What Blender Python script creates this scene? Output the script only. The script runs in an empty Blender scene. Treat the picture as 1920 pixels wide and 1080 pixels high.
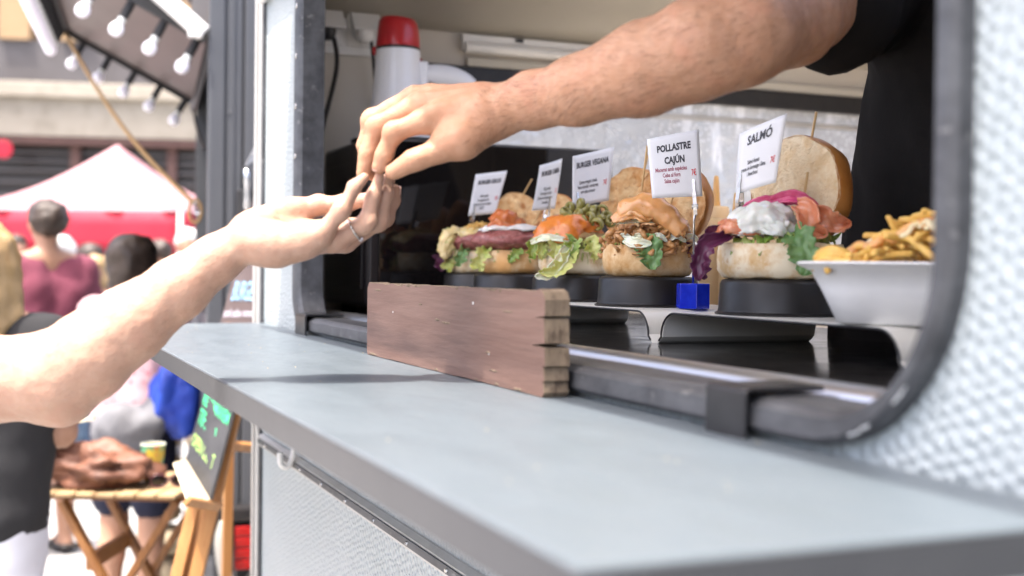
import bpy, bmesh, math, random
import numpy as np
from mathutils import Vector, Matrix, Euler, noise
random.seed(7)
R = math.radians
SC = bpy.context.scene
COL = SC.collection

# ---------------------------------------------------------------- camera
CAM_Z = 1.45
FPX = 2296.0                       # focal length in pixels of a 1920 wide frame
YAW, PITCH, ROLL = R(22.7), R(0.87), R(0.7)
CAM_R = Matrix.Rotation(-YAW, 3, 'Z') @ Matrix.Rotation(math.pi / 2 - PITCH, 3, 'X') @ Matrix.Rotation(ROLL, 3, 'Z')
CAM_P = Vector((0, 0, CAM_Z))
cd = bpy.data.cameras.new('camera')
cam = bpy.data.objects.new('camera', cd)
COL.objects.link(cam)
cam.matrix_world = Matrix.Translation(CAM_P) @ CAM_R.to_4x4()
cd.sensor_width = 36.0
cd.lens = FPX / 1920 * 36
cd.clip_start, cd.clip_end = 0.02, 300
cd.dof.use_dof = True
cd.dof.focus_distance = 1.70
cd.dof.aperture_fstop = 3.5
SC.camera = cam

# ---------------------------------------------------------------- world, sun, exposure
TO_SUN = Vector((-0.30, -0.14, 1.0)).normalized()
w = bpy.data.worlds.new('World')
SC.world = w
w.use_nodes = True
wn = w.node_tree
wn.nodes.clear()
sky = wn.nodes.new('ShaderNodeTexSky')
sky.sky_type = 'NISHITA'
sky.sun_disc = False
sky.sun_elevation = math.asin(TO_SUN.z)
sky.sun_rotation = math.atan2(TO_SUN.x, TO_SUN.y)
sky.air_density, sky.dust_density, sky.ozone_density = 0.6, 6.0, 0.4
bg = wn.nodes.new('ShaderNodeBackground')
bg.inputs['Strength'].default_value = 0.15
wo = wn.nodes.new('ShaderNodeOutputWorld')
wn.links.new(sky.outputs[0], bg.inputs[0])
wn.links.new(bg.outputs[0], wo.inputs[0])
sd = bpy.data.lights.new('sun', 'SUN')
sd.energy, sd.angle, sd.color = 2.0, R(0.6), (1.0, 0.945, 0.865)
sun = bpy.data.objects.new('sun', sd)
COL.objects.link(sun)
sun.rotation_euler = (-TO_SUN).to_track_quat('-Z', 'Y').to_euler()
sun.location = (-4, -3, 8)
SC.view_settings.view_transform = 'Standard'
SC.view_settings.look = 'None'
SC.view_settings.exposure = 2.45
SC.view_settings.gamma = 1.0
SC.cycles.max_bounces = 10
SC.cycles.diffuse_bounces = 6
SC.cycles.transparent_max_bounces = 12
SC.cycles.sample_clamp_indirect = 6.0
SC.cycles.use_denoising = True

# ---------------------------------------------------------------- helpers
def P(px, py, d):
    """world point seen at photograph pixel (px, py) at depth d metres"""
    return CAM_P + CAM_R @ (Vector(((px - 960) / FPX, (540 - py) / FPX, -1.0)) * d)
def Z(rel):
    return CAM_Z + rel
def vadd(a, b): return (a[0] + b[0], a[1] + b[1], a[2] + b[2])

class G:
    """a bag of vertices and faces"""
    def __init__(s, v=None, f=None, m=None):
        s.v = [tuple(x) for x in (v or [])]; s.f = [tuple(x) for x in (f or [])]; s.m = m or [0] * len(s.f)
    def add(s, o, mi=None):
        n = len(s.v); s.v += o.v; s.f += [tuple(i + n for i in q) for q in o.f]
        s.m += (o.m if mi is None else [mi] * len(o.f)); return s
    def xf(s, M):
        s.v = [tuple(M @ Vector(p)) for p in s.v]; return s
    def mv(s, x, y, z): return s.xf(Matrix.Translation((x, y, z)))
    def rot(s, ang, ax): return s.xf(Matrix.Rotation(ang, 4, ax))
    def sc(s, x, y=None, z=None):
        return s.xf(Matrix.Diagonal((x, x if y is None else y, x if z is None else z, 1)))
    def wob(s, amp, scale, seed=0, ax=(1, 1, 1)):
        o = Vector((seed * 3.1, seed * 7.7, seed * 1.3)); out = []
        for p in s.v:
            n = noise.noise_vector(Vector(p) * scale + o)
            out.append((p[0] + n.x * amp * ax[0], p[1] + n.y * amp * ax[1], p[2] + n.z * amp * ax[2]))
        s.v = out; return s

def box(x0, x1, y0, y1, z0, z1):
    v = [(x0, y0, z0), (x1, y0, z0), (x1, y1, z0), (x0, y1, z0), (x0, y0, z1), (x1, y0, z1), (x1, y1, z1), (x0, y1, z1)]
    return G(v, [(0, 3, 2, 1), (4, 5, 6, 7), (0, 1, 5, 4), (1, 2, 6, 5), (2, 3, 7, 6), (3, 0, 4, 7)])
def cbox(c, s): return box(c[0] - s[0] / 2, c[0] + s[0] / 2, c[1] - s[1] / 2, c[1] + s[1] / 2, c[2] - s[2] / 2, c[2] + s[2] / 2)
def beam(a, b, w, h, up=(0, 0, 1)):
    a, b = Vector(a), Vector(b); t = (b - a); L = t.length; t.normalize()
    u = Vector(up); s = t.cross(u)
    if s.length < 1e-4: s = t.cross(Vector((1, 0, 0)))
    s.normalize(); u = s.cross(t)
    M = Matrix((s, t, u)).transposed().to_4x4(); M.translation = a
    return box(-w / 2, w / 2, 0, L, -h / 2, h / 2).xf(M)
def lathe(prof, n=32, cap=True):
    """profile [(r, z)...] bottom to top round the z axis"""
    v = []; f = []
    for r, z in prof:
        for i in range(n):
            a = 2 * math.pi * i / n; v.append((r * math.cos(a), r * math.sin(a), z))
    for j in range(len(prof) - 1):
        for i in range(n):
            k = (i + 1) % n; f.append((j * n + i, j * n + k, (j + 1) * n + k, (j + 1) * n + i))
    if cap:
        if prof[0][0] > 1e-5: f.append(tuple(range(n - 1, -1, -1)))
        if prof[-1][0] > 1e-5: f.append(tuple((len(prof) - 1) * n + i for i in range(n)))
    return G(v, f)
def tube(pts, r, n=8, cap=True):
    pts = [Vector(p) for p in pts]; v = []; f = []
    rs = r if isinstance(r, (list, tuple)) else [r] * len(pts)
    up = Vector((0.123, 0.456, 0.88)).normalized()
    for i, p in enumerate(pts):
        t = (pts[min(i + 1, len(pts) - 1)] - pts[max(i - 1, 0)]).normalized()
        s = t.cross(up)
        if s.length < 1e-3: s = t.cross(Vector((1, 0, 0)))
        s.normalize(); u = s.cross(t); up = u
        for k in range(n):
            a = 2 * math.pi * k / n; v.append(p + (s * math.cos(a) + u * math.sin(a)) * rs[i])
    for i in range(len(pts) - 1):
        for k in range(n):
            j = (k + 1) % n; f.append((i * n + k, i * n + j, (i + 1) * n + j, (i + 1) * n + k))
    if cap: f += [tuple(range(n - 1, -1, -1)), tuple((len(pts) - 1) * n + k for k in range(n))]
    return G(v, f)
def prism(outline, x0, x1):
    """outline [(y, z)] extruded along x"""
    n = len(outline)
    v = [(x0, y, z) for y, z in outline] + [(x1, y, z) for y, z in outline]
    f = [tuple(range(n)), tuple(range(2 * n - 1, n - 1, -1))] + [(i, i + n, (i + 1) % n + n, (i + 1) % n) for i in range(n)]
    return G(v, f)
def grid(nu, nv, fn):
    v = [fn(i / nu, j / nv) for j in range(nv + 1) for i in range(nu + 1)]
    f = [(j * (nu + 1) + i, j * (nu + 1) + i + 1, (j + 1) * (nu + 1) + i + 1, (j + 1) * (nu + 1) + i) for j in range(nv) for i in range(nu)]
    return G(v, f)
def ico(r=1.0, sub=2):
    bm = bmesh.new(); bmesh.ops.create_icosphere(bm, subdivisions=sub, radius=r)
    bm.verts.ensure_lookup_table()
    g = G([v.co[:] for v in bm.verts], [[v.index for v in q.verts] for q in bm.faces]); bm.free(); return g
def blob(sx, sy, sz, amp=0.15, scale=2.0, seed=0, sub=3):
    g = ico(1, sub); out = []
    for p in g.v:
        q = Vector(p); n = 1 + amp * noise.fractal(q * scale + Vector((seed * 5.3, seed * 2.1, seed)), 0.8, 2.0, 4)
        out.append((q.x * sx * n, q.y * sy * n, q.z * sz * n))
    g.v = out; return g
def spline(pts, n=8):
    pts = [Vector(p) for p in pts]; q = [pts[0]] + pts + [pts[-1]]; out = []
    for i in range(1, len(q) - 2):
        for k in range(n):
            t = k / n; a, b, c, d = q[i - 1], q[i], q[i + 1], q[i + 2]
            out.append(0.5 * ((2 * b) + (c - a) * t + (2 * a - 5 * b + 4 * c - d) * t * t + (3 * b - a - 3 * c + d) * t ** 3))
    out.append(pts[-1]); return out

def obj(name, g, mat, parent=None, smooth=False, bevel=0, solid=0, sub=0, world=False, auto=None):
    """ONE mesh object; world=True: geometry is given in world coordinates and moved into the parent's frame"""
    me = bpy.data.meshes.new(name)
    v = g.v
    if world and parent is not None:
        Mi = root_matrix(parent).inverted(); v = [tuple(Mi @ Vector(p)) for p in v]
    me.from_pydata(v, [], g.f)
    mats = mat if isinstance(mat, (list, tuple)) else [mat]
    for m in mats: me.materials.append(m)
    if len(mats) > 1: me.polygons.foreach_set('material_index', g.m)
    bm = bmesh.new(); bm.from_mesh(me); bmesh.ops.recalc_face_normals(bm, faces=bm.faces); bm.to_mesh(me); bm.free()
    if smooth: me.shade_smooth()
    o = bpy.data.objects.new(name, me); COL.objects.link(o)
    if parent is not None: o.parent = parent
    if smooth and auto: me.set_sharp_from_angle(angle=R(auto))
    if solid:
        m = o.modifiers.new('thickness', 'SOLIDIFY'); m.thickness = solid; m.offset = 0
    if bevel:
        m = o.modifiers.new('edge', 'BEVEL'); m.width = bevel; m.segments = 2; m.limit_method = 'ANGLE'; m.angle_limit = R(35)
    if sub:
        m = o.modifiers.new('smooth', 'SUBSURF'); m.levels = sub; m.render_levels = sub
    return o
def root_matrix(o):
    M = o.matrix_basis.copy()
    while o.parent is not None:
        o = o.parent; M = o.matrix_basis @ M
    return M
def tag(o, label=None, cat=None, group=None, kind=None):
    if label: o['label'] = label
    if cat: o['category'] = cat
    if group: o['group'] = group
    if kind: o['kind'] = kind
    return o
def thing(name, label, cat, loc=(0, 0, 0), rotz=0.0, group=None):
    o = bpy.data.objects.new(name, None); COL.objects.link(o)
    o.empty_display_size = 0.05
    o.location = loc; o.rotation_euler = (0, 0, rotz)
    return tag(o, label, cat, group)
def copy_tree(o, parent=None):
    c = o.copy(); COL.objects.link(c)
    if parent is not None: c.parent = parent
    for ch in [x for x in COL.objects if x.parent == o]: copy_tree(ch, c)
    return c

# ---------------------------------------------------------------- materials
def mat(name, c, c2=None, scale=6.0, mixlo=0.35, mixhi=0.65, rough=0.5, metal=0.0, spec=0.5, bump=0.0, bscale=40.0, bdist=0.002,
        sss=0.0, sssr=(0.01, 0.004, 0.002), trans=0.0, ior=1.45, coat=0.0, detail=5.0, stretch=(1, 1, 1), c3=None, scale3=30.0, lo3=0.6, hi3=0.7,
        emit=None, sheen=0.0, alpha=1.0, rvar=0.0):
    m = bpy.data.materials.new(name); m.use_nodes = True
    nt = m.node_tree; b = nt.nodes['Principled BSDF']; N = nt.nodes.new; L = nt.links.new
    col = lambda q: (q[0], q[1], q[2], 1)
    b.inputs['Base Color'].default_value = col(c)
    b.inputs['Roughness'].default_value = rough
    b.inputs['Metallic'].default_value = metal
    b.inputs['Specular IOR Level'].default_value = spec
    b.inputs['IOR'].default_value = ior
    b.inputs['Transmission Weight'].default_value = trans
    b.inputs['Coat Weight'].default_value = coat
    b.inputs['Sheen Weight'].default_value = sheen
    b.inputs['Alpha'].default_value = alpha
    if sss:
        b.inputs['Subsurface Weight'].default_value = sss
        b.inputs['Subsurface Radius'].default_value = sssr
        b.inputs['Subsurface Scale'].default_value = 1.0
    tc = N('ShaderNodeTexCoord'); mp = N('ShaderNodeMapping'); mp.inputs['Scale'].default_value = stretch
    L(tc.outputs['Object'], mp.inputs['Vector'])
    last = None
    def noisefac(s, lo, hi, det=detail):
        n = N('ShaderNodeTexNoise'); n.inputs['Scale'].default_value = s; n.inputs['Detail'].default_value = det
        n.inputs['Roughness'].default_value = 0.6
        L(mp.outputs[0], n.inputs['Vector'])
        r = N('ShaderNodeMapRange'); r.inputs['From Min'].default_value = lo; r.inputs['From Max'].default_value = hi
        L(n.outputs['Fac'], r.inputs['Value']); return r.outputs[0]
    if c2 is not None:
        mx = N('ShaderNodeMix'); mx.data_type = 'RGBA'
        mx.inputs[6].default_value = col(c); mx.inputs[7].default_value = col(c2)
        L(noisefac(scale, mixlo, mixhi), mx.inputs[0]); last = mx.outputs[2]
        if c3 is not None:
            m3 = N('ShaderNodeMix'); m3.data_type = 'RGBA'; m3.inputs[7].default_value = col(c3)
            L(last, m3.inputs[6]); L(noisefac(scale3, lo3, hi3), m3.inputs[0]); last = m3.outputs[2]
        L(last, b.inputs['Base Color'])
    if rvar:
        r = N('ShaderNodeMapRange'); r.inputs['To Min'].default_value = rough - rvar; r.inputs['To Max'].default_value = rough + rvar
        L(noisefac(scale * 1.7, 0.3, 0.7), r.inputs['Value']); L(r.outputs[0], b.inputs['Roughness'])
    if bump:
        n = N('ShaderNodeTexNoise'); n.inputs['Scale'].default_value = bscale; n.inputs['Detail'].default_value = 6
        L(mp.outputs[0], n.inputs['Vector'])
        bp = N('ShaderNodeBump'); bp.inputs['Strength'].default_value = bump; bp.inputs['Distance'].default_value = bdist
        L(n.outputs['Fac'], bp.inputs['Height']); L(bp.outputs[0], b.inputs['Normal'])
    if emit:
        b.inputs['Emission Color'].default_value = col(emit[0]); b.inputs['Emission Strength'].default_value = emit[1]
    return m

def stipple_mat():
    """hammered aluminium caravan skin: dimples as relief, white paint"""
    m = mat('hammered white paint', (0.375, 0.415, 0.425), (0.34, 0.385, 0.395), scale=3, rough=0.34, spec=0.5)
    nt = m.node_tree; b = nt.nodes['Principled BSDF']; N = nt.nodes.new; L = nt.links.new
    tc = N('ShaderNodeTexCoord'); nz = N('ShaderNodeTexNoise'); nz.inputs['Scale'].default_value = 55; nz.inputs['Detail'].default_value = 1.5
    L(tc.outputs['Object'], nz.inputs['Vector'])
    def vm(op, a, b):
        q = N('ShaderNodeVectorMath'); q.operation = op
        for k, x in enumerate((a, b)):
            if isinstance(x, tuple): q.inputs[k].default_value = x
            else: L(x, q.inputs[k])
        return q
    off = vm('MULTIPLY', vm('SUBTRACT', nz.outputs['Color'], (0.5, 0.5, 0.5)).outputs[0], (0.0, 0.015, 0.015))
    p = vm('ADD', tc.outputs['Object'], off.outputs[0]).outputs[0]
    tot = None; kk = 2 * math.pi / (0.0122 * 0.866)
    for a in (8, 68, 128):                         # three waves at 60 degrees: a jittered honeycomb of round dimples
        d = vm('DOT_PRODUCT', p, (0.0, kk * 0.88 * math.cos(R(a)), kk * math.sin(R(a)))).outputs['Value']
        c = N('ShaderNodeMath'); c.operation = 'COSINE'; L(d, c.inputs[0])
        if tot is None: tot = c.outputs[0]
        else:
            q = N('ShaderNodeMath'); q.operation = 'ADD'; L(tot, q.inputs[0]); L(c.outputs[0], q.inputs[1]); tot = q.outputs[0]
    bp = N('ShaderNodeBump'); bp.inputs['Strength'].default_value = 0.9; bp.inputs['Distance'].default_value = 0.0007
    L(tot, bp.inputs['Height']); L(bp.outputs[0], b.inputs['Normal'])
    return m
def skin_mat(name, c, c2, c3, red):
    m = mat(name, c, c2, scale=75, mixlo=0.36, mixhi=0.64, rough=0.5, spec=0.4, sss=0.15, sssr=(0.009, 0.004, 0.002), bump=0.55, bscale=330, bdist=0.0012,
            c3=c3, scale3=24, lo3=0.5, hi3=0.75, rvar=0.1)
    return m
def foil_mat():
    """scratched, blistered clear sheet over the end window: lets daylight through as a grey shimmer"""
    m = bpy.data.materials.new('blistered clear sheet'); m.use_nodes = True
    nt = m.node_tree; nt.nodes.clear(); N = nt.nodes.new; L = nt.links.new
    out = N('ShaderNodeOutputMaterial'); tc = N('ShaderNodeTexCoord')
    def nz(s, st=(1, 1, 1), rot=0, det=4):
        mp = N('ShaderNodeMapping'); mp.inputs['Scale'].default_value = st; mp.inputs['Rotation'].default_value = (0, rot, 0)
        n = N('ShaderNodeTexNoise'); n.inputs['Scale'].default_value = s; n.inputs['Detail'].default_value = det
        L(tc.outputs['Object'], mp.inputs['Vector']); L(mp.outputs[0], n.inputs['Vector']); return n.outputs['Fac']
    def rng(x, lo, hi, a=0, b_=1):
        r = N('ShaderNodeMapRange'); r.inputs['From Min'].default_value = lo; r.inputs['From Max'].default_value = hi
        r.inputs['To Min'].default_value = a; r.inputs['To Max'].default_value = b_
        L(x, r.inputs['Value']); return r.outputs[0]
    def mth(op, a, b_):
        q = N('ShaderNodeMath'); q.operation = op; L(a, q.inputs[0]); L(b_, q.inputs[1]); return q.outputs[0]
    vo = N('ShaderNodeTexVoronoi'); vo.inputs['Scale'].default_value = 75; L(tc.outputs['Object'], vo.inputs['Vector'])
    spots = rng(vo.outputs['Distance'], 0.40, 0.22)
    patch = rng(nz(5), 0.42, 0.6)
    scr = rng(nz(26, (1, 1, 0.16), R(60), 3), 0.56, 0.64)
    w_ = mth('MAXIMUM', mth('MULTIPLY', spots, patch), mth('MULTIPLY', scr, rng(nz(4), 0.4, 0.62)))
    mx = N('ShaderNodeMix'); mx.data_type = 'RGBA'
    mx.inputs[6].default_value = (0.56, 0.56, 0.55, 1); mx.inputs[7].default_value = (0.98, 0.98, 0.98, 1); L(w_, mx.inputs[0])  # blisters and scratches whitened, with the sparkle painted into the colour
    mx2 = N('ShaderNodeMix'); mx2.data_type = 'RGBA'; mx2.blend_type = 'MULTIPLY'; mx2.inputs[0].default_value = 0.5
    L(mx.outputs[2], mx2.inputs[6])
    big = N('ShaderNodeMix'); big.data_type = 'RGBA'; big.inputs[6].default_value = (0.5, 0.5, 0.5, 1); big.inputs[7].default_value = (1, 1, 1, 1)
    L(rng(nz(3.0), 0.35, 0.65), big.inputs[0]); L(big.outputs[2], mx2.inputs[7])
    tr = N('ShaderNodeBsdfTranslucent'); L(mx2.outputs[2], tr.inputs['Color'])
    df = N('ShaderNodeBsdfDiffuse'); L(mx2.outputs[2], df.inputs['Color'])
    gl = N('ShaderNodeBsdfGlossy'); gl.inputs['Roughness'].default_value = 0.14
    bp = N('ShaderNodeBump'); bp.inputs['Strength'].default_value = 0.7; bp.inputs['Distance'].default_value = 0.006
    L(mth('ADD', nz(30), spots), bp.inputs['Height'])
    for q in (gl, df): L(bp.outputs[0], q.inputs['Normal'])
    s1 = N('ShaderNodeMixShader'); s1.inputs[0].default_value = 0.12; L(tr.outputs[0], s1.inputs[1]); L(df.outputs[0], s1.inputs[2])
    s2 = N('ShaderNodeMixShader'); s2.inputs[0].default_value = 0.26; L(s1.outputs[0], s2.inputs[1]); L(gl.outputs[0], s2.inputs[2])
    L(s2.outputs[0], out.inputs['Surface']); return m

M = {}
M['stipple'] = stipple_mat()
M['foil'] = foil_mat()
M['rubber'] = mat('black painted rubber', (0.035, 0.036, 0.04), (0.075, 0.078, 0.085), scale=30, rough=0.5, bump=0.5, bscale=60, bdist=0.002, c3=(0.16, 0.16, 0.16), scale3=70, lo3=0.62, hi3=0.72, stretch=(1, 0.5, 1))
M['black_wood'] = mat('worn black paint on wood', (0.03, 0.03, 0.032), (0.075, 0.077, 0.08), scale=40, rough=0.42, bump=0.7, bscale=70, bdist=0.0025, c3=(0.3, 0.3, 0.28), scale3=60, lo3=0.66, hi3=0.72, stretch=(1, 0.15, 1))
M['alu'] = mat('brushed aluminium', (0.72, 0.72, 0.73), (0.6, 0.6, 0.62), scale=20, rough=0.3, metal=1.0, stretch=(1, 0.05, 1), bump=0.1, bscale=200)
M['profile'] = mat('dull aluminium profile', (0.55, 0.54, 0.52), (0.45, 0.44, 0.42), scale=12, rough=0.42, metal=0.55, stretch=(1, 1, 0.1))
M['cream'] = mat('cream lining board', (0.53, 0.49, 0.43), (0.49, 0.45, 0.395), scale=2.5, rough=0.55)
M['ceil'] = mat('cream ceiling board', (0.50, 0.465, 0.40), (0.46, 0.43, 0.365), scale=2.0, rough=0.5)
M['white_plastic'] = mat('white plastic', (0.72, 0.71, 0.69), (0.66, 0.65, 0.63), scale=5, rough=0.38)
M['white_gloss'] = mat('white megaphone plastic', (0.72, 0.73, 0.77), (0.68, 0.69, 0.73), scale=4, rough=0.3, coat=0.2)
M['red_gloss'] = mat('red moulded plastic', (0.42, 0.012, 0.018), (0.33, 0.01, 0.015), scale=14, rough=0.3, coat=0.3)
M['black_plastic'] = mat('black plastic', (0.012, 0.011, 0.012), (0.02, 0.018, 0.018), scale=30, rough=0.38)
M['black_matt'] = mat('matt black plastic dish', (0.008, 0.007, 0.007), (0.013, 0.011, 0.011), scale=18, rough=0.42, rvar=0.12)
M['black_glass'] = mat('smoked black glass', (0.006, 0.005, 0.005), rough=0.04, spec=0.6)
M['micro'] = mat('black microwave case', (0.016, 0.013, 0.014), (0.022, 0.018, 0.018), scale=8, rough=0.33)
M['counter'] = mat('polished black counter', (0.012, 0.011, 0.011), (0.028, 0.026, 0.025), scale=14, rough=0.12, rvar=0.06)
M['shelf'] = mat('grey laminate shelf', (0.090, 0.109, 0.125), (0.095, 0.114, 0.130), scale=14, rough=0.38, rvar=0.08, spec=0.5, stretch=(1, 0.4, 1), c3=(0.112, 0.127, 0.139), scale3=90, lo3=0.6, hi3=0.8, bump=0.12, bscale=90, bdist=0.0006)
M['shelf_edge'] = mat('grey shelf edging', (0.033, 0.034, 0.038), (0.040, 0.041, 0.045), scale=9, rough=0.35, bump=0.1, bscale=60)
M['riser'] = mat('grey white bent sheet', (0.62, 0.61, 0.56), (0.57, 0.56, 0.52), scale=5, rough=0.35)
M['skin_pale'] = skin_mat('pale skin', (0.385, 0.245, 0.178), (0.36, 0.215, 0.153), (0.385, 0.215, 0.155), 1)
M['skin_tan'] = skin_mat('tanned skin', (0.42, 0.235, 0.148), (0.38, 0.20, 0.118), (0.42, 0.205, 0.128), 1)
M['nail'] = mat('finger nail', (0.66, 0.42, 0.34), (0.6, 0.36, 0.28), scale=80, rough=0.28, sss=0.1)
M['hair_arm'] = mat('dark arm hair', (0.085, 0.048, 0.028), rough=0.6)
M['shirt_black'] = mat('black cotton', (0.005, 0.004, 0.0038), (0.009, 0.0075, 0.007), scale=9, rough=0.85, spec=0.25, bump=0.3, bscale=300, bdist=0.001)
M['card'] = mat('white card', (0.78, 0.79, 0.81), (0.74, 0.75, 0.77), scale=12, rough=0.55)
M['ink'] = mat('dark print', (0.05, 0.05, 0.06), rough=0.6)
M['ink_red'] = mat('red print', (0.62, 0.06, 0.07), rough=0.6)
M['ink_pale'] = mat('wine print', (0.36, 0.10, 0.14), rough=0.6)
M['clip'] = mat('steel clip', (0.62, 0.6, 0.57), (0.4, 0.38, 0.36), scale=90, rough=0.22, metal=1.0)
M['blue_acrylic'] = mat('blue acrylic', (0.012, 0.03, 0.55), (0.02, 0.05, 0.7), scale=60, rough=0.08, trans=0.35, coat=0.5)
M['black_metal'] = mat('black lacquered strap', (0.012, 0.012, 0.013), (0.02, 0.02, 0.022), scale=20, rough=0.3)
M['teak_top'] = mat('pale teak slats', (0.27, 0.18, 0.09), (0.34, 0.24, 0.13), scale=12, rough=0.5)
M['flake'] = mat('flaked white paint', (0.55, 0.56, 0.56), rough=0.7)
# ================================================================ SETTING
M['asphalt'] = mat('light worn paving', (0.235, 0.232, 0.225), (0.28, 0.277, 0.268), scale=1.6, rough=0.85, bump=0.4, bscale=60, bdist=0.004, c3=(0.18, 0.18, 0.175), scale3=40, lo3=0.6, hi3=0.72)
gnd = obj('ground', grid(8, 8, lambda u, v: (-120 + 240 * u, -120 + 240 * v, 0.0)), M['asphalt'])
tag(gnd, kind='structure')

# ---------------------------------------------------------------- the white food caravan
XW = 0.56                                   # outer face of the serving side
Y0, Y1 = -1.5, 2.88                         # caravan ends
WZ0, WZ1 = Z(-0.125), Z(0.66)               # outer edge of the window frame
WY0, WY1 = 0.595, 2.45
van = thing('food_caravan', 'white hammered-metal food caravan with a black-framed serving window', 'caravan', (1.5, 0.7, 0))

def round_rect(y0, y1, z0, z1, r0, r1, n=10):
    """loop of (y, z); r0 corner radius at the y0 end, r1 at the y1 end"""
    pts = []
    for cy, cz, a0, r in ((y0 + r0, z0 + r0, 180, r0), (y1 - r1, z0 + r1, 270, r1), (y1 - r1, z1 - r1, 0, r1), (y0 + r0, z1 - r0, 90, r0)):
        for k in range(n + 1):
            a = R(a0 + 90 * k / n); pts.append((cy + r * math.cos(a), cz + r * math.sin(a)))
    return pts
def loop_wall(inner, y0, y1, z0, z1, x):
    """flat wall at x with a rounded hole: quads from the hole out to the rectangle"""
    cy, cz = sum(p[0] for p in inner) / len(inner), sum(p[1] for p in inner) / len(inner)
    iy0, iy1 = min(p[0] for p in inner), max(p[0] for p in inner)
    iz0, iz1 = min(p[1] for p in inner), max(p[1] for p in inner)
    outer = []
    q = len(inner) // 4
    for i, (y, z) in enumerate(inner):
        s = i // q; k = (i % q) / (q - 1)
        if s == 0: p = (y0, z0 + (iz0 - z0) * 2 * max(0, 0.5 - k)) if k < 0.5 else (y0 + (iy0 - y0) * (k - 0.5) * 2, z0)
        elif s == 1: p = (y1 - (y1 - iy1) * (0.5 - k) * 2, z0) if k < 0.5 else (y1, z0 + (iz0 - z0) * (k - 0.5) * 2)
        elif s == 2: p = (y1, z1 - (z1 - iz1) * (0.5 - k) * 2) if k < 0.5 else (y1 - (y1 - iy1) * (k - 0.5) * 2, z1)
        else: p = (y0 + (iy0 - y0) * (0.5 - k) * 2, z1) if k < 0.5 else (y0, z1 - (z1 - iz1) * (k - 0.5) * 2)
        outer.append(p)
    n = len(inner)
    v = [(x, y, z) for y, z in inner] + [(x, y, z) for y, z in outer]
    return G(v, [(i, (i + 1) % n, (i + 1) % n + n, i + n) for i in range(n)])

hole = round_rect(WY0 + 0.012, WY1 - 0.012, WZ0 + 0.012, WZ1 - 0.012, 0.14, 0.075, 11)
FZ0, FZ1 = 0.42, 2.42
g = loop_wall(hole, Y0, Y1, FZ0, FZ1, XW)
obj('wall_panel', g, M['stipple'], van, world=True)
obj('wall_lining', loop_wall(hole, Y0, Y1 - 0.03, FZ0, FZ1, XW + 0.03), M['cream'], van, world=True)
# black rubber window frame, a ring proud of the skin and going through the wall
fo = round_rect(WY0, WY1, WZ0, WZ1, 0.15, 0.085, 11)
fi = round_rect(WY0 + 0.021, WY1 - 0.052, WZ0 + 0.026, WZ1 - 0.04, 0.112, 0.06, 11)
n = len(fo); v = []; f = []
secs = [(fo, XW + 0.002), (fo, XW - 0.012), (round_rect(WY0 + 0.005, WY1 - 0.005, WZ0 + 0.005, WZ1 - 0.005, 0.145, 0.08, 11), XW - 0.017),
        (round_rect(WY0 + 0.016, WY1 - 0.043, WZ0 + 0.021, WZ1 - 0.034, 0.118, 0.066, 11), XW - 0.017), (fi, XW - 0.010), (fi, XW + 0.034)]
for lp, x in secs: v += [(x, y, z) for y, z in lp]
for s in range(len(secs) - 1):
    for i in range(n): f.append((s * n + i, s * n + (i + 1) % n, (s + 1) * n + (i + 1) % n, (s + 1) * n + i))
fr = obj('window_frame', G(v, f).wob(0.0015, 14, 3), M['rubber'], van, world=True, smooth=True, auto=40)
# screws in the frame, far post and near curve
for i in range(6):
    z = Z(0.02 + 0.1 * i)
    obj('screw', lathe([(0.0, -0.001), (0.006, -0.001), (0.0058, 0.0012), (0.003, 0.0022), (0.0, 0.0012)], 12).rot(R(-90), 'Y').mv(XW - 0.0175, WY1 - 0.024, z), M['clip'], fr, world=True, smooth=True)
for yy, zz in ():
    obj('screw', lathe([(0.0, -0.001), (0.0025, -0.001), (0.0024, 0.0008), (0.0, 0.001)], 10).rot(R(-90), 'Y').mv(XW - 0.0172, yy + 0.012, zz + 0.004), M['white_plastic'], fr, world=True, smooth=True)
rf_ = random.Random(9)
for a0, a1, wd in ((222, 229, 0.0010), (240, 249, 0.0015)):
    pts = [(XW - 0.0148, WY0 + 0.15 + (0.147 + rf_.uniform(-0.001, 0.001)) * math.cos(R(a0 + (a1 - a0) * k / 7)), WZ0 + 0.15 + (0.147 + rf_.uniform(-0.001, 0.001)) * math.sin(R(a0 + (a1 - a0) * k / 7))) for k in range(8)]
    obj('paint_flake', tube(pts, [wd * rf_.uniform(0.4, 1.0) for _ in pts], 6), M['flake'], fr, world=True)
# wooden sill inside the frame's lower edge
obj('sill', box(XW - 0.008, XW + 0.052, WY0 + 0.12, WY1 - 0.1, Z(-0.122), Z(-0.0975)).wob(0.001, 9, 1), M['black_wood'], van, world=True, bevel=0.004)
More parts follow.
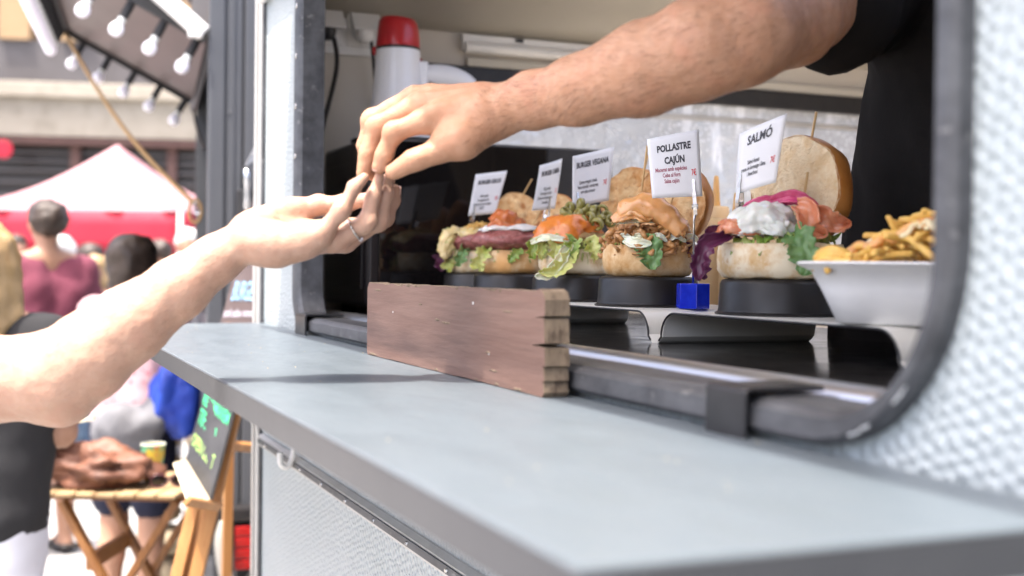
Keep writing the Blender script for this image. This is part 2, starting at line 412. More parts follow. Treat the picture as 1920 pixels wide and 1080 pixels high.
# end wall with window opening
EY = Y1 - 0.03
EX0, EX1, EZ0, EZ1 = 0.90, 2.42, Z(-0.06), Z(0.455)
XR = 2.58
for a in ((XW + 0.03, EX0, 0.42, 2.42), (EX1, XR, 0.42, 2.42), (EX0, EX1, 0.42, EZ0), (EX0, EX1, EZ1, 2.42)):
    obj('end_wall', box(a[0], a[1], EY, Y1 - 0.002, a[2], a[3]), M['cream'], van, world=True)
obj('end_wall_board', box(1.06, 2.5, EY - 0.012, EY - 0.0005, EZ1 + 0.045, EZ1 + 0.068), M['ceil'], van, world=True, bevel=0.003)
ef = G()
for a in ((EX0, EX1, EZ1 - 0.005, EZ1 + 0.045), (EX0, EX1, EZ0 - 0.02, EZ0 + 0.03), (EX0 - 0.03, EX0 + 0.02, EZ0 - 0.02, EZ1 + 0.045), (EX1 - 0.02, EX1 + 0.03, EZ0 - 0.02, EZ1 + 0.045)):
    ef.add(box(a[0], a[1], EY - 0.016, EY - 0.0005, a[2], a[3]))
efo = obj('end_window_frame', ef, M['black_plastic'], van, world=True, bevel=0.004)
obj('end_window_sheet', grid(60, 24, lambda u, q: (EX0 + (EX1 - EX0) * u, EY + 0.006 + 0.006 * noise.noise(Vector((u * 9, q * 5, 0.3))) + 0.003 * noise.noise(Vector((u * 30, q * 14, 4))), EZ0 + (EZ1 - EZ0) * q)), M['foil'], efo, world=True, smooth=True)
obj('end_window_bar', box(EX0, EX1, EY - 0.008, EY - 0.002, EZ1 - 0.05, EZ1 - 0.035), M['profile'], efo, world=True, bevel=0.002)
# far long wall with an unseen opening added to let daylight in, near end wall, floor
for a in ((Y0, 0.1, 0.42, 2.42), (1.9, EY, 0.42, 2.42), (0.1, 1.9, 0.42, 1.25), (0.1, 1.9, 2.1, 2.42)):
    obj('rear_wall', box(XR - 0.03, XR, a[0], a[1], a[2], a[3]), M['cream'], van, world=True)
obj('near_end_wall', box(XW + 0.031, XR - 0.031, Y0, Y0 + 0.03, 0.42, 2.42), M['cream'], van, world=True)
obj('floor', box(XW + 0.031, XR - 0.031, Y0 + 0.031, EY - 0.001, 0.40, 0.46), M['cream'], van, world=True)
# ceiling: curves down to the end wall; unseen roof opening added to light the interior
cz = [(EY - 0.0005, Z(0.585)), (EY - 0.02, Z(0.62)), (EY - 0.10, Z(0.655)), (EY - 0.35, Z(0.70)), (2.36, Z(0.74))]
obj('ceiling', G([(x, y, z) for y, z in cz for x in (XW + 0.03, XR - 0.03)], [(2 * i, 2 * i + 1, 2 * i + 3, 2 * i + 2) for i in range(len(cz) - 1)]), M['ceil'], van, world=True, smooth=True, solid=0.012)
for a in ((XW + 0.031, 1.08, -0.2, 2.355), (2.3, XR - 0.031, -0.2, 2.355), (XW + 0.031, XR - 0.031, Y0 + 0.03, -0.2)):
    obj('ceiling_panel', box(a[0], a[1], a[2], a[3], Z(0.86), Z(0.875)), M['ceil'], van, world=True)
obj('roof', G([], []).add(box(XW - 0.004, 1.08, Y0, Y1, 2.421, 2.45)).add(box(2.3, XR + 0.004, Y0, Y1, 2.421, 2.45)).add(box(1.081, 2.299, Y0, -0.2, 2.421, 2.45)).add(box(1.081, 2.299, 2.36, Y1, 2.421, 2.45)), M['stipple'], van, world=True)
# aluminium corner profile with dark seal, moulding rail under the shelf, rail hook
cp = obj('corner_profile', box(XW - 0.012, XW + 0.03, Y1 - 0.052, Y1 + 0.004, 0.42, 2.42), M['profile'], van, world=True, bevel=0.004)
obj('profile_rib', box(XW - 0.018, XW - 0.0125, Y1 - 0.036, Y1 - 0.022, 0.42, 2.42), M['profile'], cp, world=True, bevel=0.002)
obj('seal', box(XW - 0.007, XW - 0.0005, Y1 - 0.068, Y1 - 0.053, 0.42, 2.42).wob(0.0015, 20, 2), M['rubber'], cp, world=True)
rail = obj('moulding_rail', prism([(0, -0.014), (0.004, -0.016), (0.012, -0.010), (0.013, 0.010), (0.004, 0.016), (0, 0.016)], Y0, 2.80).xf(Matrix(((0, -1, 0, XW - 0.0005), (1, 0, 0, 0), (0, 0, 1, Z(-0.398)), (0, 0, 0, 1)))), M['profile'], van, world=True)
obj('rail_insert', box(XW - 0.0165, XW - 0.0138, Y0, 2.79, Z(-0.402), Z(-0.391)), M['rubber'], rail, world=True)
for i in range(14):
    obj('rail_screw', ico(0.004, 1).mv(XW - 0.0165, 2.7 - i * 0.17, Z(-0.3965)), M['clip'], rail, world=True)
hk = spline([(XW - 0.014, 2.42, Z(-0.355)), (XW - 0.02, 2.42, Z(-0.385)), (XW - 0.030, 2.42, Z(-0.40)), (XW - 0.042, 2.42, Z(-0.392)), (XW - 0.044, 2.42, Z(-0.37))], 6)
obj('rail_hook', tube(hk, 0.006, 8), M['white_plastic'], van, world=True, smooth=True)
# white awning gutter over the window
gt = obj('gutter', tube([(XW - 0.012, -1.0, Z(0.612)), (XW - 0.012, Y1 - 0.07, Z(0.612))], 0.013, 12).add(tube([(XW - 0.014, -1.0, Z(0.64)), (XW - 0.014, Y1 - 0.075, Z(0.64))], 0.014, 12)), M['white_plastic'], van, world=True, smooth=True, auto=40)
# the raised serving hatch over the window, above the frame
hatch = obj('serving_hatch', G([(XW - 0.01, -1.3, Z(0.70)), (XW - 0.01, 2.52, Z(0.70)), (0.222, 2.52, Z(0.86)), (0.222, -1.3, Z(0.86))], [(0, 1, 2, 3)]), M['ceil'], van, world=True, solid=0.02)
obj('underframe', box(0.75, 2.4, Y0 + 0.1, Y1 - 0.1, 0.30, 0.398), M['black_plastic'], van, world=True)
for yy in (0.2, 0.95):
    for xx in (0.72, 2.38):
        wh = obj('wheel', lathe([(0.0, -0.09), (0.2, -0.09), (0.26, -0.085), (0.29, -0.05), (0.29, 0.05), (0.26, 0.085), (0.2, 0.09), (0.0, 0.09)], 28).rot(R(90), 'Y').mv(xx, yy, 0.291), M['rubber'], van, world=True, smooth=True, auto=40)
        obj('rim', lathe([(0.0, -0.094), (0.15, -0.094), (0.17, -0.091), (0.17, 0.091), (0.15, 0.094), (0.0, 0.094)], 24).rot(R(90), 'Y').mv(xx, yy, 0.291), M['profile'], wh, world=True, smooth=True, auto=40)

# ---------------------------------------------------------------- fold-down serving shelf
sx0, sx1, sy0, sy1 = 0.232, XW - 0.004, 0.477, 2.82
SHZ = Z(-0.13)
shelf = thing('serving_shelf', 'long grey laminate serving shelf hung below the caravan window', 'shelf', (0.4, 1.6, SHZ - 0.026))
obj('shelf_board', box(sx0 + 0.0015, sx1, sy0 + 0.0015, sy1 - 0.0015, SHZ - 0.0255, SHZ), M['shelf'], shelf, world=True, bevel=0.0018)
e = G().add(box(sx0 - 0.0005, sx0 + 0.001, sy0, sy1, SHZ - 0.026, SHZ - 0.0016)).add(box(sx0 + 0.0012, sx1, sy0 - 0.0005, sy0 + 0.001, SHZ - 0.026, SHZ - 0.0016)).add(box(sx0 + 0.0012, sx1, sy1 - 0.001, sy1 + 0.0005, SHZ - 0.026, SHZ - 0.0016))
obj('edging', e, M['shelf_edge'], shelf, world=True)
for yy, wd in ((0.835, 0.058), (2.335, 0.085)):
    ps = [(-0.022, -0.131), (-0.026, -0.131), (-0.026, -0.0935), (-0.0225, -0.0902), (0.05, -0.0902), (0.05, -0.0945), (-0.022, -0.0945)]
    pr = G([(XW + x, yy - wd / 2, Z(z)) for x, z in ps] + [(XW + x, yy + wd / 2, Z(z)) for x, z in ps], [tuple(range(7)), tuple(range(13, 6, -1))] + [(i, i + 7, (i + 1) % 7 + 7, (i + 1) % 7) for i in range(7)])
    obj('hanger', pr, M['black_metal'], shelf, world=True, bevel=0.0015)
for yy in (0.9, 1.7, 2.5):
    obj('bracket', beam((XW - 0.006, yy, SHZ - 0.22), (sx0 + 0.09, yy, SHZ - 0.03), 0.02, 0.012), M['profile'], shelf, world=True, bevel=0.002)
# crumbs on the shelf
M['crumb'] = mat('bread crumb', (0.62, 0.5, 0.32), rough=0.9)
cr = G(); rc_ = random.Random(3)
for i in range(46):
    s = rc_.uniform(0.0003, 0.0008)
    cr.add(ico(s, 0).mv(rc_.uniform(sx0 + 0.01, sx1 - 0.02), rc_.uniform(0.6, 2.7), SHZ + s * 0.7))
tag(obj('crumbs', cr, M['crumb']), 'pale bread crumbs scattered on the grey serving shelf', 'crumbs', kind='stuff')

# ---------------------------------------------------------------- old brown wooden block
M['block'] = mat('worn brown paint on wood', (0.135, 0.074, 0.055), (0.178, 0.107, 0.083), scale=40, mixlo=0.35, mixhi=0.65, rough=0.55, bump=0.8, bscale=60, bdist=0.003, c3=(0.088, 0.050, 0.040), scale3=18, lo3=0.52, hi3=0.7, stretch=(1, 0.1, 1))
M['raw_wood'] = mat('bare weathered wood', (0.22, 0.165, 0.11), (0.115, 0.086, 0.058), scale=60, rough=0.8, bump=0.8, bscale=50, bdist=0.003, c3=(0.08, 0.055, 0.036), scale3=120, lo3=0.52, hi3=0.66, stretch=(1, 1, 0.35))
bx0, bx1, by0, by1, bz = 0.508, 0.536, 1.128, 1.775, 0.108
def block_outline(t=0.0):
    o = [(by1 - 0.004, 0.0), (by1, 0.004), (by1, bz - 0.009), (by1 - 0.009, bz)]
    r = random.Random(5)
    for k in range(1, 26): o.append((by1 - (by1 - by0) * k / 26, bz - abs(r.gauss(0, 0.0013))))
    o += [(by0 + 0.014, bz + 0.002), (by0 + 0.005, bz - 0.001), (by0, bz - 0.009)]
    for z, dep, th in ((0.081, 0.026, 0.0016), (0.052, 0.034, 0.0030), (0.031, 0.008, 0.0008), (0.016, 0.006, 0.0008)):
        o += [(by0 - r.uniform(0, 0.002), z + th), (by0 + dep * 0.4, z + th * 0.5), (by0 + dep, z - 0.001), (by0 + dep * 0.35, z - th * 0.3), (by0 + r.uniform(-0.001, 0.0025), z - th * 0.7)]
    o += [(by0, 0.005), (by0 + 0.004, 0.0)]
    for k in range(1, 20): o.append((by0 + (by1 - by0) * k / 20, abs(r.gauss(0, 0.0004))))
    return o
blk = thing('wooden_block', 'old brown painted wooden block with split bare end grain, standing on grey shelf', 'wooden block', (bx0, by0, SHZ + 0.0005))
g = prism([(y - by0, z) for y, z in block_outline()], 0, bx1 - bx0)
for i, q in enumerate(g.f):
    c = sum((Vector(g.v[k]) for k in q), Vector()) / len(q)
    if len(q) == 4 and (c.y < 0.03): g.m[i] = 1
    elif len(q) == 4 and (c.z > bz - 0.004 or c.z < 0.003): g.m[i] = 1
bo = obj('block_body', g, [M['block'], M['raw_wood']], blk, bevel=0.0022)
# paint chips: bare wood showing as thin raised splinters, and white spots
rr = random.Random(11)
for k in range(7):
    y, z = rr.uniform(0.05, 0.6), rr.uniform(0.015, 0.1)
    L_ = rr.uniform(0.007, 0.02)
    obj('paint_chip', blob(0.0011, L_, rr.uniform(0.001, 0.0022), 0.35, 2.0, k, 2).mv(0.0002, y, z), M['raw_wood'], blk)
for k in range(16):
    up_ = k % 2
    obj('edge_chip', blob(0.0014, rr.uniform(0.003, 0.012), rr.uniform(0.0010, 0.0024), 0.45, 2.2, 80 + k, 2).mv(0.0006, rr.uniform(0.01, 0.63), (bz - 0.0022) if up_ else 0.0024), M['raw_wood'], blk)
for k in range(3):
    obj('paint_spot', blob(0.0006, rr.uniform(0.001, 0.0024), rr.uniform(0.001, 0.002), 0.3, 2.0, 30 + k, 2).mv(0.0, rr.uniform(0.03, 0.6), rr.uniform(0.01, 0.1)), M['white_plastic'], blk)

# ---------------------------------------------------------------- inner counter with aluminium nosing
CZ = Z(-0.095)
ctr = thing('inner_counter', 'black polished counter inside the caravan with an aluminium front edge', 'counter', (0.9, 1.0, 0.46))
obj('counter_top', box(XW + 0.085, 1.33, Y0 + 0.04, EY - 0.002, CZ - 0.03, CZ), M['counter'], ctr, world=True, bevel=0.002)
obj('nosing', tube([(XW + 0.0715, Y0 + 0.04, CZ - 0.012), (XW + 0.0715, EY - 0.002, CZ - 0.012)], 0.0185, 20), M['alu'], ctr, world=True, smooth=True, auto=50)
obj('cupboard', box(XW + 0.095, 1.24, Y0 + 0.05, EY - 0.003, 0.462, CZ - 0.031), M['cream'], ctr, world=True)

# ---------------------------------------------------------------- bent display risers on the counter
RZ = Z(-0.052)
def riser(y0, y1, label):
    t = thing('display_riser', label, 'riser', ((0.80 + 1.04) / 2, (y0 + y1) / 2, CZ), 0, 'bent display risers on the counter')
    h = RZ - CZ; r = 0.032; th = 0.0035; pts = []
    L_ = (y1 - y0) / 2
    o = []
    for k in range(9):
        a = R(180 - 90 * k / 8); o.append((-L_ + 0.012 + r + r * math.cos(a), h - r + r * math.sin(a)))
    o = [(-L_, 0.0), (-L_ + 0.006, 0.006)] + o
    o = o + [(-y, z) for y, z in reversed(o)]
    inn = []
    for i, (y, z) in enumerate(o):
        a = Vector(o[max(i - 1, 0)]); b = Vector(o[min(i + 1, len(o) - 1)]); tn = (b - a).normalized()
        inn.append((y + tn.y * th, max(0.0, z - tn.x * th)))
    x0, x1 = -0.12, 0.12
    v = []; f = []; n = len(o)
    for x in (x0, x1): v += [(x, y, z) for y, z in o] + [(x, y, z) for y, z in inn]
    for i in range(n - 1):
        f += [(i, i + 1, 2 * n + i + 1, 2 * n + i), (n + i, 3 * n + i, 3 * n + i + 1, n + i + 1), (i, n + i, n + i + 1, i + 1), (2 * n + i, 2 * n + i + 1, 3 * n + i + 1, 3 * n + i)]
    f += [(0, 2 * n, 3 * n, n), (n - 1, 2 * n - 1, 4 * n - 1, 3 * n - 1)]
    obj('sheet', G(v, f), M['riser'], t, smooth=True, auto=35)
    obj('edge_band', tube([(x0 - 0.0006, y, z - 0.0022) for y, z in o[1:-1]], 0.0014, 6), M['black_plastic'], t, smooth=True)
    return t
riser(0.93, 1.415, 'grey bent riser under the salmon burger and the fries tray')
riser(1.425, 1.96, 'grey bent riser under the pulled chicken burger')
riser(1.97, 2.40, 'grey bent riser mostly hidden behind the wooden block')
# ================================================================ THINGS INSIDE THE CARAVAN
def face_cam(x, y):
    """turn a thing so that its local -y looks at the camera"""
    return -math.atan2(x - CAM_P.x, y - CAM_P.y)

FONT_CACHE = {}
def text_geo(body, size=1.0, xs=1.0, bold=0.0, shear=0.0, align='CENTER'):
    cu = bpy.data.curves.new('t', 'FONT'); cu.body = body; cu.size = size; cu.align_x = align; cu.offset = bold; cu.shear = shear; cu.resolution_u = 2
    o = bpy.data.objects.new('t', cu); COL.objects.link(o)
    bpy.context.view_layer.update()
    me = o.evaluated_get(bpy.context.evaluated_depsgraph_get()).to_mesh()
    g = G([(v.co.x * xs, v.co.y, 0) for v in me.vertices], [tuple(p.vertices) for p in me.polygons])
    o.evaluated_get(bpy.context.evaluated_depsgraph_get()).to_mesh_clear()
    bpy.data.objects.remove(o); bpy.data.curves.remove(cu)
    return g

# ---------------------------------------------------------------- microwave
mw = thing('microwave', 'black microwave oven with smoked glass door beside the burgers', 'microwave', (1.0, 2.65, CZ))
mx0, mx1, my0, my1, mh = 0.705, 1.275, 2.465, 2.838, 0.368
obj('case', box(mx0, mx1, my0 + 0.012, my1, CZ + 0.012, CZ + mh), M['micro'], mw, world=True, bevel=0.01)
obj('side_panel', box(mx0 - 0.0025, mx0 + 0.001, my0 + 0.04, my1 - 0.03, CZ + 0.05, CZ + mh - 0.045), M['micro'], mw, world=True, bevel=0.002)
obj('front_frame', box(mx0 + 0.002, mx1 - 0.002, my0, my0 + 0.0115, CZ + 0.016, CZ + mh - 0.003), M['micro'], mw, world=True, bevel=0.005)
dr = obj('door', box(mx0 + 0.022, mx0 + 0.40, my0 - 0.008, my0 - 0.0005, CZ + 0.02, CZ + mh - 0.006), M['black_glass'], mw, world=True, bevel=0.002)
obj('control_panel', box(mx0 + 0.404, mx1 - 0.006, my0 - 0.007, my0 - 0.0005, CZ + 0.02, CZ + mh - 0.006), M['black_plastic'], mw, world=True, bevel=0.002)
for xx in (mx0 + 0.05, mx1 - 0.05):
    for yy in (my0 + 0.04, my1 - 0.04):
        obj('foot', lathe([(0.018, 0.0), (0.016, 0.0115)], 14).mv(xx, yy, CZ), M['black_plastic'], mw, world=True)
M['logo'] = mat('pale grey print', (0.3, 0.3, 0.31), rough=0.4)
lg = text_geo('LG', 0.021, 1.0, 0.0004, align='LEFT').rot(R(90), 'X').mv(mx0 + 0.083, my0 - 0.0086, CZ + 0.0275)
ring = tube([(mx0 + 0.060 + 0.0095 * math.cos(a), my0 - 0.0084, CZ + 0.0345 + 0.0095 * math.sin(a)) for a in [2 * math.pi * k / 24 for k in range(23)]], 0.0011, 5)
ring.add(box(mx0 + 0.0595, mx0 + 0.0607, my0 - 0.009, my0 - 0.0083, CZ + 0.030, CZ + 0.039)).add(box(mx0 + 0.0612, mx0 + 0.065, my0 - 0.009, my0 - 0.0083, CZ + 0.030, CZ + 0.0312))
obj('logo', ring.add(lg), M['logo'], dr, world=True)

# ---------------------------------------------------------------- megaphone standing on the microwave
MT = CZ + mh
mg = thing('megaphone', 'white megaphone with red end cap standing upright on the microwave', 'megaphone', (0.808, 2.60, MT), R(-20))
prof = [(0.098, 0.0), (0.099, 0.004), (0.094, 0.010), (0.080, 0.025), (0.068, 0.05), (0.0585, 0.09), (0.0535, 0.13), (0.0505, 0.17), (0.0485, 0.206)]
bd = obj('bell', lathe(prof, 40), M['white_gloss'], mg, smooth=True, auto=50)
obj('bell_rim', lathe([(0.099, 0.0), (0.102, 0.002), (0.102, 0.007), (0.0985, 0.009)], 40), M['black_plastic'], bd, smooth=True, auto=50)
obj('band', lathe([(0.0484, 0.2065), (0.0492, 0.2065), (0.0492, 0.2115), (0.047, 0.2115)], 40), M['black_plastic'], mg, smooth=True, auto=40)
cap = lathe([(0.0488, 0.212), (0.0492, 0.216), (0.0455, 0.25), (0.0425, 0.268), (0.037, 0.276), (0.02, 0.279), (0.0, 0.2795)], 40)
cap.v = [(x, y, z - 0.10 * x * max(0, (z - 0.24)) / 0.04) for x, y, z in cap.v]
obj('end_cap', cap, M['red_gloss'], mg, smooth=True, auto=50)
obj('strap_lug', blob(0.006, 0.006, 0.01, 0.05).mv(-0.051, -0.006, 0.204), M['red_gloss'], mg, smooth=True)
obj('handle_mount', box(0.036, 0.067, -0.016, 0.016, 0.128, 0.182).wob(0.001, 3), M['white_gloss'], mg, bevel=0.004)
hp = spline([(0.060, 0, 0.158), (0.085, 0, 0.156), (0.12, 0, 0.150), (0.150, 0, 0.140), (0.166, 0, 0.130)], 6)
rad = []
hv = []
for i, p in enumerate(hp):
    t = i / (len(hp) - 1); rad.append(0.020 * (0.85 + 0.35 * math.sin(math.pi * min(1, t * 1.15))) * (1.0 if t < 0.93 else 0.75))
hd = tube(hp, rad, 16); hd.v = [(x, y * 0.8, z) for x, y, z in hd.v]
ho = obj('handle', hd, M['white_gloss'], mg, smooth=True, auto=60)
obj('switch', box(0.0405, 0.053, -0.006, 0.006, 0.183, 0.190), M['red_gloss'], mg, bevel=0.002)
obj('strap_ring', tube([(0.146 + 0.004 * math.cos(a), 0, 0.113 + 0.010 * math.sin(a)) for a in [2 * math.pi * k / 16 for k in range(17)]], 0.0012, 6), M['clip'], ho, smooth=True)
obj('strap_end', box(0.1415, 0.1515, -0.004, 0.004, 0.088, 0.104), M['red_gloss'], ho, bevel=0.002)
obj('strap', tube(spline([(0.146, 0, 0.09), (0.152, 0.004, 0.05), (0.135, 0.01, 0.012), (0.115, 0.012, 0.004)], 6), 0.0035, 6), M['red_gloss'], ho, smooth=True)

# ---------------------------------------------------------------- wall sockets, plugs and cords
sp = thing('socket_board', 'white double socket board on the end wall above the microwave', 'socket', (0.757, EY, Z(0.55)))
obj('plate', box(0.66, 0.845, EY - 0.010, EY - 0.0005, Z(0.503), Z(0.612)), M['white_plastic'], sp, world=True, bevel=0.003)
for k, cx in enumerate((0.705, 0.795)):
    obj('socket_face', box(cx - 0.040, cx + 0.040, EY - 0.016, EY - 0.0105, Z(0.524), Z(0.60)), M['white_plastic'], sp, world=True, bevel=0.002)
    fl = prism([(EY - 0.0165, Z(0.604)), (EY - 0.030, Z(0.602)), (EY - 0.062, Z(0.560)), (EY - 0.060, Z(0.556)), (EY - 0.0165, Z(0.562))], cx - 0.036, cx + 0.036)
    obj('flap', fl, M['white_plastic'], sp, world=True, bevel=0.002)
for k, (cx, lab, endp) in enumerate(((0.705, 'thick black power cord hanging from the socket nearest the window', (0.652, 2.80, Z(0.1))), (0.795, 'thin black power cord going down behind the megaphone', (0.86, 2.83, Z(0.27))))):
    c = thing('power_cord', lab, 'cord', (cx, EY - 0.04, Z(0.53)), 0, 'power cords at the socket board')
    obj('plug', lathe([(0.0, -0.018), (0.012, -0.017), (0.019, -0.009), (0.021, 0.0), (0.021, 0.012)], 18).mv(cx - 0.004, EY - 0.038, Z(0.547)), M['black_plastic'] if k == 0 else M['white_plastic'], c, world=True, smooth=True, auto=40)
    a = (cx + 0.012, EY - 0.04, Z(0.535))
    mid = (cx + 0.016, EY - 0.05, Z(0.46)) if k == 0 else (cx + 0.03, EY - 0.03, Z(0.42))
    m2 = (cx - 0.02, EY - 0.05, Z(0.30)) if k == 0 else (cx + 0.05, EY - 0.02, Z(0.34))
    obj('cable', tube(spline([a, mid, m2, endp], 8), 0.0058 if k == 0 else 0.0042, 8), M['black_plastic'], c, world=True, smooth=True)

# ---------------------------------------------------------------- unlit tube lamp on the end wall
tl = thing('tube_lamp', 'unlit white tube lamp fixed high on the caravan end wall', 'lamp', (1.3, EY, Z(0.55)))
obj('lamp_base', box(1.045, 1.65, EY - 0.020, EY - 0.0006, Z(0.538), Z(0.578)), M['white_plastic'], tl, world=True, bevel=0.003)
obj('lamp_cover', tube([(1.05, EY - 0.022, Z(0.545)), (1.645, EY - 0.022, Z(0.545))], 0.014, 14), M['white_plastic'], tl, world=True, smooth=True, auto=50)
obj('lamp_switch', box(1.185, 1.205, EY - 0.026, EY - 0.0205, Z(0.567), Z(0.576)), M['black_plastic'], tl, world=True, bevel=0.001)

# ---------------------------------------------------------------- squeeze bottles and a steel tub behind the burgers
M['bottle'] = mat('cream sauce in clear bottle', (0.62, 0.44, 0.24), (0.58, 0.41, 0.22), scale=10, rough=0.35, sss=0.3, sssr=(0.02, 0.012, 0.006))
M['cap'] = mat('cream bottle cap', (0.70, 0.50, 0.27), rough=0.4)
M['tip'] = mat('sauce filled nozzle', (0.62, 0.36, 0.12), rough=0.4, sss=0.2)
def bottle(x, y, h, label):
    t = thing('squeeze_bottle', label, 'bottle', (x, y, CZ), 0, 'sauce bottles behind the burgers')
    obj('bottle_body', lathe([(0.0, 0.0), (0.026, 0.0), (0.0285, 0.004), (0.0285, h * 0.66), (0.026, h * 0.70), (0.024, h * 0.715), (0.0, h * 0.715)], 24), M['bottle'], t, smooth=True, auto=40)
    cp_ = obj('cap', lathe([(0.0, h * 0.716), (0.0235, h * 0.716), (0.0235, h * 0.78), (0.0215, h * 0.795), (0.0, h * 0.795)], 24), M['cap'], t, smooth=True, auto=40)
    obj('nozzle', lathe([(0.0085, h * 0.796), (0.0075, h * 0.83), (0.0042, h * 0.99), (0.003, h), (0.0, h)], 14), M['tip'], cp_, smooth=True, auto=40)
bottle(1.17, 1.865, 0.265, 'cream sauce bottle with pointed nozzle between the chicken and salmon cards')
bottle(1.17, 1.80, 0.232, 'squat cream sauce bottle just behind the salmon card')
bottle(1.228, 1.826, 0.238, 'cream sauce bottle half hidden behind the salmon bun')
M['steel'] = mat('scuffed steel', (0.62, 0.61, 0.59), (0.5, 0.49, 0.47), scale=20, rough=0.28, metal=0.9)
tub = thing('steel_tub', 'small steel tub between the chicken and salmon burgers', 'tub', (1.06, 1.53, CZ))
o = [(0.045, 0.0), (0.048, 0.002), (0.056, 0.10), (0.061, 0.103), (0.061, 0.105), (0.055, 0.1045), (0.046, 0.006), (0.0, 0.005)]
g = lathe([(0.0, 0.0)] + o, 28, cap=False); g.v = [(x * 0.85, y * 1.35, z) for x, y, z in g.v]
obj('tub_body', g, M['steel'], tub, smooth=True, auto=40)
M['onion_red'] = mat('red onion', (0.22, 0.03, 0.06), (0.5, 0.22, 0.3), scale=60, rough=0.35)
rr = random.Random(2); g = G()
for k in range(26):
    a0 = rr.uniform(0, 6.28); c = Vector((rr.uniform(-0.03, 0.03), rr.uniform(-0.05, 0.05), 0.098 + rr.uniform(0, 0.016)))
    g.add(tube([c + Vector((0.016 * math.cos(a0 + t * 0.3), 0.016 * math.sin(a0 + t * 0.3), 0.004 * math.sin(t))) for t in range(7)], 0.0028, 5))
tag(obj('onion_slices', g, M['onion_red'], tub, smooth=True), kind='stuff')

# ---------------------------------------------------------------- black dishes
def dish(x, y, label, r=0.0745):
    t = thing('black_dish', label, 'dish', (x, y, RZ), 0, 'black dishes under the burgers')
    obj('dish_body', lathe([(r + 0.004, 0.0), (r + 0.0045, 0.0025), (r + 0.001, 0.004), (r, 0.008), (r - 0.0015, 0.038), (r - 0.004, 0.0425), (r - 0.009, 0.044), (0.0, 0.044)], 44), M['black_matt'], t, smooth=True, auto=45)
DT = RZ + 0.0442                          # top of a dish
BX = 0.885
SPOTS = {'salmon': (BX, 1.262), 'chicken': (BX, 1.594), 'vegan': (BX + 0.012, 1.865), 'goat': (BX, 2.112), 'corn': (BX, 2.276)}
dish(*SPOTS['salmon'], 'large black dish under the salmon burger')
dish(*SPOTS['chicken'], 'black dish under the pulled chicken burger')
dish(*SPOTS['vegan'], 'black dish under the vegan burger with olives')
dish(*SPOTS['goat'], 'black dish under the goat cheese burger')
dish(*SPOTS['corn'], 'black dish under the farthest burger with toasted corn')

# ---------------------------------------------------------------- burger parts
M['crust'] = mat('baked crust', (0.46, 0.165, 0.03), (0.58, 0.26, 0.07), scale=14, rough=0.38, bump=0.25, bscale=90, bdist=0.001, c3=(0.27, 0.08, 0.018), scale3=22, lo3=0.55, hi3=0.75, spec=0.4)
M['crust_pale'] = mat('pale bun bottom', (0.56, 0.31, 0.11), (0.74, 0.56, 0.32), scale=48, rough=0.6, bump=0.35, bscale=90, bdist=0.001, c3=(0.50, 0.26, 0.085), scale3=60, lo3=0.56, hi3=0.72)
M['crust_white'] = mat('floury white bun bottom', (0.64, 0.44, 0.22), (0.80, 0.70, 0.52), scale=48, mixlo=0.36, mixhi=0.58, rough=0.65, bump=0.3, bscale=90, bdist=0.001, c3=(0.52, 0.27, 0.09), scale3=70, lo3=0.58, hi3=0.74)
M['crust_gold'] = mat('golden bun side', (0.60, 0.32, 0.11), (0.66, 0.40, 0.17), scale=30, rough=0.5, bump=0.3, bscale=90, bdist=0.001, c3=(0.74, 0.58, 0.36), scale3=30, lo3=0.52, hi3=0.7)
def crumb_mat():
    m = mat('cut bread crumb', (0.82, 0.69, 0.48), (0.74, 0.55, 0.32), scale=60, rough=0.85, bump=1.0, bscale=190, bdist=0.004, c3=(0.46, 0.22, 0.07), scale3=110, lo3=0.66, hi3=0.74, detail=8)
    return m
M['crumb_face'] = crumb_mat()
M['crumb_toast'] = mat('toasted bread crumb', (0.74, 0.54, 0.29), (0.52, 0.25, 0.08), scale=45, rough=0.8, bump=0.9, bscale=120, bdist=0.002, c3=(0.27, 0.08, 0.015), scale3=38, lo3=0.54, hi3=0.68, detail=8)
M['stick'] = mat('wooden skewer', (0.62, 0.42, 0.2), (0.52, 0.33, 0.14), scale=60, rough=0.6, stretch=(1, 1, 0.1))
M['beef'] = mat('seared beef patty', (0.32, 0.10, 0.09), (0.20, 0.055, 0.045), scale=120, rough=0.42, bump=1.0, bscale=160, bdist=0.003, c3=(0.44, 0.20, 0.17), scale3=90, lo3=0.58, hi3=0.68, detail=6, coat=0.25)
M['melt'] = mat('melted yellow cheese', (0.66, 0.50, 0.20), (0.58, 0.46, 0.24), scale=40, rough=0.32, sss=0.2, bump=0.3, bscale=120, bdist=0.001, c3=(0.42, 0.40, 0.12), scale3=60, lo3=0.6, hi3=0.68, coat=0.3)
M['corn'] = mat('toasted corn crumbs', (0.58, 0.30, 0.06), (0.68, 0.46, 0.14), scale=150, rough=0.55, bump=0.5, bscale=200, bdist=0.001)
M['goat'] = mat('white goat cheese', (0.74, 0.72, 0.68), (0.60, 0.58, 0.55), scale=70, rough=0.55, sss=0.2, bump=0.5, bscale=120, bdist=0.001)
M['tomato_jam'] = mat('tomato relish', (0.45, 0.10, 0.02), (0.58, 0.19, 0.05), scale=90, rough=0.3, bump=0.9, bscale=170, bdist=0.002, sss=0.1, coat=0.4)
M['lettuce'] = mat('green lettuce', (0.13, 0.26, 0.035), (0.32, 0.42, 0.09), scale=40, rough=0.4, sss=0.15, c3=(0.52, 0.56, 0.22), scale3=30, lo3=0.55, hi3=0.7, coat=0.25)
